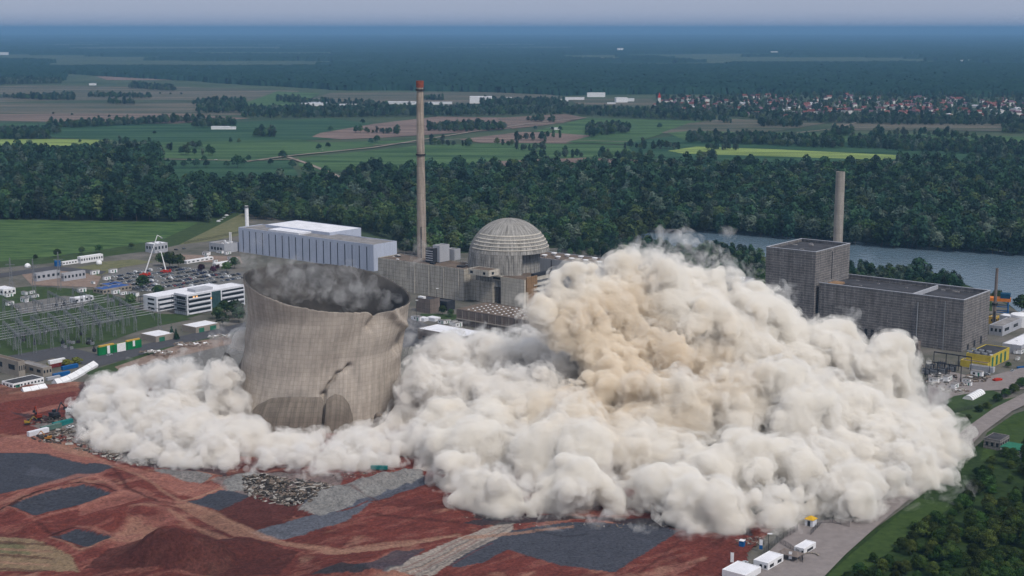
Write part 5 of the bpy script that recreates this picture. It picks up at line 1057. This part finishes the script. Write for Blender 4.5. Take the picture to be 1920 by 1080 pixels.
for i, (p0, p1, h) in enumerate([((38,668),(8,640),15),((66,664),(32,634),15),((98,656),(60,630),15),((128,651),(92,624),15),((158,646),(122,618),15),((190,640),(152,612),15),((215,632),(180,606),16),((254,622),(215,596),18),((40,612),(8,596),15),((82,606),(50,588),15),((125,598),(92,580),15),((170,590),(138,574),15),((30,655),(120,640),11),((175,640),(232,627),13)]):
    gantry(('grey lattice gantry in the switchyard grass beside the green enclosure' if i in (6, 7, 13) else 'grey lattice gantry standing over the switchyard bus bars'), p0, p1, h, 'switchyard gantries by the green enclosure' if i in (6, 7, 13) else 'switchyard gantries over the bus bars')
def busbar(p0, p1, i):
    a, c = G(*p0), G(*p1); L_ = (c - a).length; t = thing('bus_bar', 'long pale horizontal bus bar on insulator posts across the switchyard', 'bus bar', (a.x, a.y, .5), math.atan2(c.y - a.y, c.x - a.x), 'switchyard bus bars')
    MB().tube((0, 0, 6), (L_, 0, 6), .17, n=6).build('bar', M_grey2, t); n_ = int(L_ / 16)
    for k in range(n_ + 1): piece('post', PR_POST, t, (L_ * k / n_, 0, 0))
for i in range(6): busbar((-40, 660 - 5.2 * i), (290 - 3 * i, 602 - 4.4 * i), i)
for i in range(4): busbar((-40, 622 - 4.5 * i), (215 - 6 * i, 578 - 3.6 * i), i + 6)
for i, (px, py, h, lab) in enumerate([(65,560,34,'tall lattice mast behind the grey control building'),(112,545,34,'tall lattice mast beside the windowed control building'),(22,548,30,'tall lattice mast near the edge of the photo'),(300,622,22,'lattice mast beside the pale storage shed'),(205,610,26,'lattice mast standing over the middle of the bus bars'),(158,628,24,'lattice mast in the grass between two bus bar fields')]):
    g = G(px, py); t = thing('lattice_mast', lab, 'mast', (g.x, g.y, .5)); MB().lattice((0, 0, 0), (0, 0, h), 3, .5, .12, 12).build('mast_body', M_metal, t); MB().lattice((-4, 0, h * .8), (4, 0, h * .8), .6, .6, .08, 6).build('cross_arm', M_metal, t)
rq = random.Random(4)
for i in range(26):
    px, py = rq.choice([(rq.uniform(110, 185), rq.uniform(640, 662)), (rq.uniform(100, 230), rq.uniform(560, 585)), (rq.uniform(20, 170), rq.uniform(625, 650))]); g = G(px, py); t = thing('switch_unit', 'dark high voltage switch unit with ribbed insulators in the switchyard', 'switch unit', (g.x, g.y, .5), rq.random() * 3, 'switch units in the switchyard')
    MB().box(-1.4, 1.4, -.9, .9, .3, 2.2).build('tank', M_metal if i % 2 else M_dmetal, t); q = MB(); [q.tube((x, 0, 2.2), (x * 1.3, 0, 4.8), .22, .12, 6) for x in (-1, 0, 1)]; q.build('insulators', M_dmetal, t)
for i, (px, py) in enumerate([(1737,703),(1752,704),(1768,702),(1784,698),(1745,694),(1765,691)]):
    g = G(px, py); t = thing('transformer', 'dark transformer with cooling ribs in the frame yard before the long grey hall', 'transformer', (g.x, g.y, .55), -TH, 'transformers before the grey hall'); MB().box(-2.6, 2.6, -1.8, 1.8, .3, 4).build('tank', M_dmetal, t)
    q = MB(); [q.box(-2.4 + .6 * k, -2.1 + .6 * k, -2.5, -1.8, .8, 3.6) for k in range(8)]; q.build('radiator', M_metal, t); q = MB(); [q.tube((x, 0, 4), (x, 0, 6.4), .2, .12, 6) for x in (-1.6, 0, 1.6)]; q.build('insulators', M_beige, t)
for i, (px, py, l_) in enumerate([(1735,708,24),(1750,690,26)]):
    g = G(px, py); t = thing('steel_frame', ('dark steel frame in front of the transformers', 'dark steel frame behind the transformers')[i], 'frame', (g.x, g.y, .55), -TH); q = MB(); [q.tube((x, 0, 0), (x, 0, 11), .3, n=5) for x in np.linspace(0, l_, 4)]; q.build('posts', M_dmetal, t); MB().box(0, l_, -.3, .3, 10.4, 11.1).build('cross_beam', M_dmetal, t)
# lamp posts
for px, py, h, lab in [(819,578,16,'tall lamp post between the glazed block and the skylit hall'),(781,612,20,'tall lamp post with white head beside the tower rim'),(1118,590,14,'lamp post before the machine hall'),(475,470,12,'lamp post at the striped storage hall'),(1704,700,14,'lamp post by the brown slab tower'),(1855,700,12,'lamp post in front of the lilac bunker'),(1440,1040,9,'lamp post beside the site containers')]:
    g = G(px, py); t = thing('lamp_post', lab, 'lamp post', (g.x, g.y, .5)); MB().tube((0, 0, 0), (0, 0, h), .16, .1, 6).build('pole', M_dmetal, t); MB().box(-.5, 1.6, -.35, .35, h, h + .35).build('lamp_head', M_wht, t)
# fences
def fence(label, pts, h=2.4, z=.6):
    g = [G(*p) for p in pts]; t = thing('fence', label, 'fence', (g[0].x, g[0].y, z)); pm, wr = mesh_of(MB().tube((0, 0, 0), (0, 0, h), .07, n=4), M_dmetal), MB()
    for a, c in zip(g, g[1:]):
        n_ = max(1, int((c - a).length / 3))
        for k in range(n_ + 1): q = a.lerp(c, k / n_) - g[0]; piece('post', pm, t, q)
        d_ = (c - a).normalized(); m_ = Vector((-d_.y, d_.x, 0)) * .02; a0, c0 = a - g[0], c - g[0]
        for k in range(9): wr.tube((a0.x, a0.y, h * (k + .5) / 9), (c0.x, c0.y, h * (k + .5) / 9), .045, n=3)
    wr.build('wire_mesh', M_dmetal, t)
fence('dark mesh fence along the road above the tunnel tent bank', [(1782,778),(1860,762),(1890,745),(1925,722),(1990,690)], 3)
fence('dark fence running from the site containers to the orange roofed booth', [(1432,1045),(1462,1020),(1495,1000)], 3.2, 1.35); fence('dark fence from the orange roofed booth to the dust', [(1520,1008),(1541,986),(1560,985),(1592,993)], 2.6, 1.35); fence('low fence behind the square white cabin', [(1455,1018),(1482,1034),(1503,1050),(1505,1060)], 2.2, 1.35)
fence('thin fence along the field road near the workshop', [(345,458),(400,448),(448,438)], 2.5)
# booth, toilet, banners, pavilion
g = G(1520, 990); t = thing('guard_booth', 'small white booth with orange pyramid roof at the gravel lot fence', 'booth', (g.x, g.y, 1.35), -TH); MB().box(-2, 2, -2, 2, 0, 3.2).build('wall', M_white, t); MB().add([(-2.4, -2.4, 3.2), (2.4, -2.4, 3.2), (2.4, 2.4, 3.2), (-2.4, 2.4, 3.2), (0, 0, 4.8)], [(0, 1, 4), (1, 2, 4), (2, 3, 4), (3, 0, 4), (3, 2, 1, 0)]).build('roof', M_yp, t); MB().box(-.7, .7, -2.08, -1.98, .1, 2.6).build('door', M_glass, t)
g = G(1391, 1030); t = thing('toilet_cabin', 'blue toilet cabin with white roof next to the banners', 'toilet cabin', (g.x, g.y, 1.35), -.5); MB().box(-1.1, 1.1, -1.1, 1.1, 0, 2.7).build('cabin', M_bluep, t); MB().box(-1.15, 1.15, -1.15, 1.15, 2.7, 3.0).build('roof', M_wht, t)
for px, py, hh, m, lab in [(1369, 1062, 5, M_wht, 'tall white banner at the edge of the red ground'), (1423, 1037, 5, M_wht, 'white banner with blue lower half beside the fence'), (1478, 1056, 4, M_wht, 'small white banner beside the square cabin')]:
    g = G(px, py); t = thing('banner', lab, 'banner', (g.x, g.y, 1.35), -.3); MB().tube((0, 0, 0), (0, 0, hh + .4), .06, n=6).build('pole', M_metal, t); MB().box(.1, 1.5, -.02, .02, .6, hh).build('flag_cloth', m, t)
    if px == 1423: MB().box(.08, 1.52, -.035, .035, .5, 2.4).build('blue_print', M_bluep, t)
g = G(1482, 1052); t = thing('pavilion', 'low brown tent roof between fence and square white cabin', 'pavilion', (g.x, g.y, 1.35), -TH); MB().add([(-5, -3.4, 2.4), (5, -3.4, 2.4), (5, 3.4, 2.4), (-5, 3.4, 2.4), (-3, 0, 3.8), (3, 0, 3.8)], [(0, 1, 5, 4), (1, 2, 5), (2, 3, 4, 5), (3, 0, 4)]).build('roof', M_brown, t); q = MB(); [q.tube((x, y, 0), (x, y, 2.4), .09, n=4) for x in (-4.8, 4.8) for y in (-3.2, 3.2)]; q.build('post', M_metal, t)
q = MB(); gg = G(1528, 1046)
for k in range(9): q.lathe([(.05, 0), (.5, .15), (.55, .45), (.1, .6)], 8, 0, (math.cos(k * .35) * 3.2, math.sin(k * .35) * 3.2 - 1, 0), cap=False)
tag(q.build('sandbag_row', M_beige, None, (gg.x - 2, gg.y, 1.36), smooth=True), 'curved row of pale sandbags beside the square white cabin', 'sandbags')
g = G(1870, 716); tag(MB().box(-3.2, 3.2, -1.3, 1.3, .2, 1.2).box(-2.2, 1.2, -1, 1, 1.2, 1.6).build('flatbed_trailer', M_redp, None, (g.x, g.y, .9), rz=.5), 'low bright red trailer on the yard below the yellow building', 'trailer')
g = G(1906, 860); t = thing('tank_shed', 'green and white basin structure at the photo edge by the pump house', 'shed', (g.x, g.y, 1), -TH); MB().box(-9, 6, 0, 12, 0, 3.6).build('wall', M_wht, t); MB().box(-9.3, 6.3, -.3, 12.3, 3.65, 4.1).build('roof', M_gdoor, t)
# rubble heaps: broken concrete and scrap
def rubble(name, label, cat, spots, m, n_, seed, lo=.3, hi=1.3, hmax=2.5):
    rr = random.Random(seed); b = MB()
    for _ in range(n_):
        cx, cy_, rx_, ry_ = rr.choice(spots); a = rr.random() * 6.28; q = rr.random() ** .5; g = G(cx + math.cos(a) * q * rx_, cy_ + math.sin(a) * q * ry_); s = rr.uniform(lo, hi); z = yard_z(g.x, g.y) + (1 - q) * hmax * rr.random()
        M_ = Matrix.Rotation(rr.random() * 6.28, 3, 'Z') @ Matrix.Rotation(rr.uniform(-.9, .9), 3, 'X'); sx, sy, sz = s * rr.uniform(.5, 2.2), s * rr.uniform(.3, .8), s * rr.uniform(.1, .45)
        V = [M_ @ Vector((x * sx, y * sy, w * sz)) + Vector((g.x, g.y, z)) for x, y, w in ((-1,-1,-1),(1,-1,-1),(1,1,-1),(-1,1,-1),(-1,-1,1),(1,-.8,1),(.8,1,1),(-1,1,1))]
        b.add(V, [(3, 2, 1, 0), (4, 5, 6, 7), (0, 1, 5, 4), (1, 2, 6, 5), (2, 3, 7, 6), (3, 0, 4, 7)], rr.choices(range(len(m)), [5, 4, 2, 1][:len(m)])[0])
    return tag(b.build(name, m), label, cat, None, 'stuff')
RM = [mat('rubble_dark', (.05, .045, .042), var=.4, scale=.4), mat('rubble_brown', (.15, .12, .10), var=.4, scale=.4), mat('rubble_pale', (.30, .28, .26), var=.3, scale=.4), M_wht]
rubble('rubble', 'heap of broken concrete and white scrap between the gravel piles', 'rubble', [(540, 925, 80, 24), (500, 915, 45, 18), (590, 925, 45, 16), (560, 940, 45, 14)], RM[:3] + [MATS['rubble_pale']], 1700, 1, .25, 1.1, 2.6)
rubble('debris', 'strip of dark scrap along the foot of the dust front', 'debris', [(100, 828, 40, 8), (160, 838, 35, 12), (200, 850, 30, 12), (265, 870, 30, 8), (120, 815, 30, 6), (90, 792, 45, 8), (225, 862, 30, 8), (170, 828, 22, 12)], RM[:3], 900, 2, .25, 1.2, 1.6)
rubble('debris', 'scattered pale and dark debris on the yard edge under the front of the big dust cloud', 'debris', [(1200, 990, 230, 5), (930, 975, 60, 5), (700, 895, 90, 6), (1410, 1020, 30, 8)], RM[:3], 350, 3, .15, .6, .4)
rubble('debris', 'pallets, pipes and stored material lying in the yard by the tunnel tent', 'debris', [(1780, 718, 45, 12), (1830, 712, 25, 8), (1760, 700, 20, 8)], RM[:3] + [M_wht], 220, 11, .3, 1.3, .5)
rubble('roadside_stones', 'pale stones and pipes laid along the dirt bank beside the service road', 'stones', [(300, 668, 40, 3), (360, 652, 40, 3), (420, 638, 30, 3), (1700, 745, 30, 10), (1790, 735, 25, 5)], RM[1:3] + [M_wht], 260, 6, .3, 1.2, .3)
# distant places
def house_mesh(nm, w, d_, h, rf, m):
    b = MB(); b.box(-w / 2, w / 2, -d_ / 2, d_ / 2, 0, h, 0)
    b.add([(-w / 2 - .4, -d_ / 2 - .5, h), (w / 2 + .4, -d_ / 2 - .5, h), (w / 2 + .4, d_ / 2 + .5, h), (-w / 2 - .4, d_ / 2 + .5, h), (-w / 2 - .4, 0, h + rf), (w / 2 + .4, 0, h + rf)], [(0, 1, 5, 4), (2, 3, 4, 5), (1, 2, 5), (3, 0, 4)], 1); return b.build(nm, [M_hw, m])
M_hw = mat('house_wall', (.62, .60, .58), var=.15, scale=.05, world=True); hv = []
for k, (w, d_, h, rf, cr_, lab) in enumerate([(13, 10, 6, 4.5, (.16, .06, .055), 'white walled house with dark red gable roof in the distant village'), (15, 10, 5, 4, (.20, .085, .075), 'white house with orange red roof in the distant village'), (12, 9, 7, 4, (.13, .08, .10), 'white house with brown violet roof in the distant village'), (26, 13, 5, 2, (.5, .5, .55), 'long pale flat roofed hall in the distant village')]):
    o_ = house_mesh('village_house', w, d_, h, rf, mat('house_roof_%d' % k, cr_, var=.25, scale=.02, world=True)); o_['category'] = 'house'; hv.append((Planter(o_), lab))
rh = random.Random(8); nh = 0
V_ = [(1228,193),(1240,184),(1500,180),(1700,184),(1960,188),(1960,224),(1700,222),(1560,226),(1420,220),(1320,212),(1228,206)]
while nh < 285:
    px, py = rh.uniform(1228, 1960), 180 + 44 * rh.random() ** .85
    if not inpoly(np.array([px]), np.array([py]), V_)[0] or mnoise.noise((px * .02, py * .12, 0)) < -.22: continue
    k = rh.choices(range(4), [5, 4, 4, 1.2])[0]; g = G(px, py); hv[k][0].put((g.x, g.y, .2), rh.choice([.3, 1.87, .9, 2.4]) + rh.uniform(-.2, .2), rh.uniform(.9, 1.5), hv[k][1], hv[k][1].split(' in the ')[0].replace('house', 'houses') + ' of the village'); nh += 1
g = G(1236, 197); t = thing('church', 'village church with red spire at the end of the distant village', 'church', g); MB().box(-4, 4, -4, 4, 0, 22).build('tower', M_hw, t); MB().add([(-4.5, -4.5, 22), (4.5, -4.5, 22), (4.5, 4.5, 22), (-4.5, 4.5, 22), (0, 0, 38)], [(0, 1, 4), (1, 2, 4), (2, 3, 4), (3, 0, 4)]).build('spire', M_redp, t); MB().box(4, 26, -6, 6, 0, 11).build('nave', M_hw, t)
def far_hall(px, py, w, d_, h, lab, m=M_wht):
    g = G(px, py); t = thing('far_hall', lab, 'hall', g, rh.uniform(-.15, .15)); MB().box(-w / 2, w / 2, 0, d_, 0, h - .6).build('wall', m, t); MB().box(-w / 2 - .5, w / 2 + .5, -.5, d_ + .5, h - .6, h).build('roof', M_wroof, t)
for a in [(901,195,66,40,22,'large white warehouse block beyond the fields beside the chimney'),(950,190,30,20,12,'small white hall right of the large white warehouse'),(585,199,60,30,8,'pale green greenhouse left of the long pool like roofs'),(655,200,60,24,7,'pale greenhouse left of the chimney beyond the fields'),(750,196,90,24,8,'long low white sheds left of the chimney beyond the fields'),(826,196,70,20,7,'long low white sheds right of the chimney beyond the fields'),(845,201,40,14,6,'small white shed before the long low sheds'),
          (1050,191,50,20,8,'westernmost pale hall before the distant village'),(1078,188,60,18,9,'white hall in the middle of the three before the village'),(1118,182,60,26,14,'tall pale hall behind the three before the village'),(1166,193,36,22,16,'white cube hall near the village'),(1180,191,30,20,10,'white low hall just before the village'),(1146,196,24,12,6,'small white hall before the village'),(412,243,40,14,7,'farm building with pale roof in the middle of the fields'),(433,243,22,12,6,'small farm building beside the pale roofed one'),
          (1530,200,60,16,7,'long white hall inside the village'),(1163,97,60,60,34,'tall pale industrial block on the horizon plain'),(5,103,60,50,22,'pale block on the plain at the photo edge'),(672,138,40,20,14,'tiny white hall on the forest plain'),(1452,101,60,40,22,'tiny pale block on the far plain'),(1812,117,60,40,16,'tiny white hall deep in the far forest plain'),(173,160,26,14,8,'tiny white shed on the brown fields'),(1042,244,22,10,5,'small shed between field trees'),(550,270,0.1,0.1,0.7,'')]:
    if a[5]: far_hall(*a)
# haze
hb = MB(); hb.box(-30000, 30000, -400, 70000, -8, 262); ho = hb.build('haze', bpy.data.materials.new('haze_air'))
hm = ho.data.materials[0]; hm.use_nodes = True; hn = hm.node_tree; hn.nodes.clear(); ho_ = hn.nodes.new('ShaderNodeOutputMaterial'); hvn = hn.nodes.new('ShaderNodeVolumePrincipled')
hvn.inputs['Density'].default_value = 5.4e-5; hvn.inputs['Color'].default_value = (.22, .43, .71, 1); hvn.inputs['Anisotropy'].default_value = 0; hn.links.new(hvn.outputs[0], ho_.inputs['Volume']); ho['kind'] = 'stuff'
pale = vol_mat('pale_dust', .42, (.978, .952, .905)); pale_h = vol_wisp_mat('pale_dust_haze', .22, (.98, .96, .93), .13, .46, .66)
greyd = vol_mat('grey_dust', .38, (.970, .948, .917)); grey_h = vol_wisp_mat('grey_dust_haze', .22, (.975, .96, .94), .15, .46, .66)
brown = vol_mat('brown_dust', .35, (.962, .905, .815)); thin = vol_wisp_mat('thin_dust', .085, (.96, .95, .94), .09, .47, .70)
C0 = air_ball(1160, 710, 10, 822)[:3]; tint(pale, (.978, .956, .918), (.950, .885, .785), C0, 52); tint(pale_h, (.98, .96, .928), (.955, .90, .82), C0, 52)
rs = random.Random(77)
def jit_(a, j=9): return (a[0] + rs.uniform(-j, j), a[1] + rs.uniform(-j, j), a[2] * rs.uniform(.82, 1.15)) + tuple(a[3:])
M_ = []
for a in [(822,862,38),(858,900,40),(905,932,42),(955,938,38),(1000,948,36),(1050,940,42),(1105,945,38),(1150,942,40),(1205,952,38),(1255,948,40),(1300,962,38),(1350,966,36),(1395,972,40),(1440,985,30),(1470,960,34),(1520,948,38),(1580,940,40),(1625,945,30),(1672,912,30),
          (1752,888,38),(1726,900,38),(1692,868,46),(1758,838,44),(1788,868,24),(1725,820,50),(840,815,52),(900,860,60),(960,860,60),(1030,875,60),(1100,880,62),(1170,880,60),(1240,880,66),(1320,890,66),(1400,900,60),(1470,890,62),(1540,880,62),(1610,870,60),(1660,840,55),(1700,790,50),(1650,740,50)]:
    M_.append(ground_ball(*jit_(a, 5)))
for a in [(930,800,60,850),(1010,800,60,850),(1230,800,75,850),(1310,790,80,850),(1400,790,75,850),(1490,790,75,850),(1570,780,70,840),(1620,720,62,800),(1090,820,55,870),(1160,830,55,870),
          (1028,590,30,800),(1055,572,30,795),(1075,620,26,800),(1100,555,42,790),(1135,590,45,785),(1250,700,72,800),(1340,690,84,800),(1450,700,80,790),(1540,710,70,780),(1185,610,60,770),(1210,560,58,770),
          (1270,600,76,780),(1365,635,70,770),(1455,660,58,770),(1160,540,36,770),(1215,520,34,762),(1275,520,32,755),(1335,545,34,750),(1400,590,36,750),(1530,665,46,770),(1600,685,36,770),(1650,705,30,775),(1195,492,14,760),(1470,610,30,755),(1060,760,36,850),(1215,660,45,800)]:
    M_.append(air_ball(*jit_(a, 7)))
sdf_cloud('dust_cloud', M_, 1.15, pale, 1, kids=(10, 11), kr=((.2, .75), (.18, .42)), amp=(7.0, 3.4, 1.7, .9), halo=pale_h, halo_iso=5.0, label='huge cream dust cloud rolling out from the tower that has already collapsed')
B_ = [air_ball(*a) for a in [(1065,605,30,798),(1050,625,22,805),(1120,650,38,805),(1140,700,46,815),(1150,750,46,825),(1120,790,40,838),(1175,690,34,812),(1190,740,34,822),(1250,770,30,838),(1330,770,26,840)]]
sdf_cloud('brown_dust', B_, 1.1, brown, 4, kids=(30, 14), amp=(0, 2.5, 1.6, .8), label='brown dust pouring down inside the torn centre of the huge cloud')
L_ = []
for a in [(478,815,14),(470,800,14),(180,775,26),(205,745,32),(190,815,28),(235,735,30),(250,780,40),(225,835,26),(270,850,24),(300,800,40),(320,862,22),(350,830,38),(365,872,18),(400,850,34),(440,868,22),(455,832,32),(500,868,24),(520,842,26),(560,872,22),(585,848,24),(625,868,26),(655,845,24),(690,852,26),(730,842,26),(765,832,30),(740,868,14),(795,840,30),(600,884,12),(420,884,12),(480,886,12),
          (330,745,38),(380,790,36),(420,770,30),(440,800,26),(480,812,18),(775,790,30),(810,770,36),(690,815,14),(600,826,15),(650,822,15),(710,812,16),(560,828,14),(680,820,14),(740,806,16),(545,838,16),(620,842,16),(665,836,16),(500,838,16),(580,850,18),(460,822,16),(700,826,16),(570,862,22),(540,865,22),(610,866,22),(660,866,22),(700,868,20)]:
    L_.append(ground_ball(*jit_(a, 4)))
for a in [(370,725,30,790),(415,712,22,800),(452,640,13,770),(345,712,22,770),(405,755,28,800),(440,755,18,805),(790,720,34,800),(830,690,36,775),(880,680,36,765),(930,690,40,770),(980,680,36,765),(1020,690,36,775),(870,740,44,800),(940,750,46,805),(1000,750,46,810),(1050,700,34,790),(800,672,20,740),(850,655,18,735),(950,650,20,730),(1000,650,18,735),(290,712,16,745),(250,705,14,738)]:
    L_.append(air_ball(*jit_(a, 5)))
sdf_cloud('dust_skirt', L_, 1.1, greyd, 2, kids=(24, 14), kr=((.32, .55), (.3, .5)), amp=(2.5, 2.0, 1.5, .9), halo=grey_h, halo_iso=4.2, label='greyish dust skirt billowing around the foot of the falling tower', flat=.75)
W_ = [ground_ball(*a) for a in [(850,905,22),(900,945,22),(960,975,20),(1040,985,20),(1120,985,20),(1200,990,22),(1290,1000,22),(1370,1008,22),(1440,1015,20),(1480,995,18),(1560,980,22),(1640,965,22),(1700,945,22),(1770,935,24),(1810,920,20),(300,880,16),(380,890,16),(470,896,16),(560,898,16),(650,893,16),(740,876,14),(170,840,16),(230,868,16)]] + [air_ball(*a) for a in [(465,560,18,765),(770,600,16,760),(1180,500,34,764),(1240,485,36,758),(1300,490,36,752),(1350,510,34,750),(1420,570,30,750),(1500,630,32,762),(1560,640,30,765),(1620,670,28,770),(1680,690,28,775),(1740,740,30,790),(1130,520,28,772),(440,620,26,765),(400,660,26,775),(350,690,24,775),(300,700,24,760),(250,705,22,750),(460,600,18,765),(780,640,26,740),(840,640,22,735),(960,630,24,735),(200,740,22,770),(1300,455,22,740),(1360,440,14,735),(1250,460,22,745),(1180,470,20,750),(1400,520,26,745),(1590,620,30,760),(1660,640,22,760),(1000,640,20,770),(900,620,18,700),(870,630,16,700),(930,640,20,705),(1470,560,26,745),(1040,540,18,790),(820,650,20,730),(1700,690,20,780)]]
sdf_cloud('dust_wisp', W_, 1.3, thin, 5, kids=(20, 10), kr=((.3, .6), (.3, .5)), amp=(0, 3.0, 2.4, 1.0), label='thin grey dust wisps drifting off the top of the cloud')
W2 = [air_ball(*a) for a in [(470,515,12,765),(468,490,14,765),(476,460,12,765),(775,520,9,775),(778,490,11,775),(782,460,12,775),(650,540,30,770),(560,530,30,770),(720,560,18,775),(500,530,18,770),(690,545,22,790),(600,525,22,800),(520,500,14,765)]]
sdf_cloud('dust_wisp', W2, 1.0, vol_wisp_mat('rim_dust', .055, (.80, .79, .78), .12, .44, .70), 6, kids=(16, 10), kr=((.4, .8), (.3, .5)), amp=(0, 2.6, 2.2, 1.0), sink=-40, label='faint dust plumes rising from both ends of the tower rim')
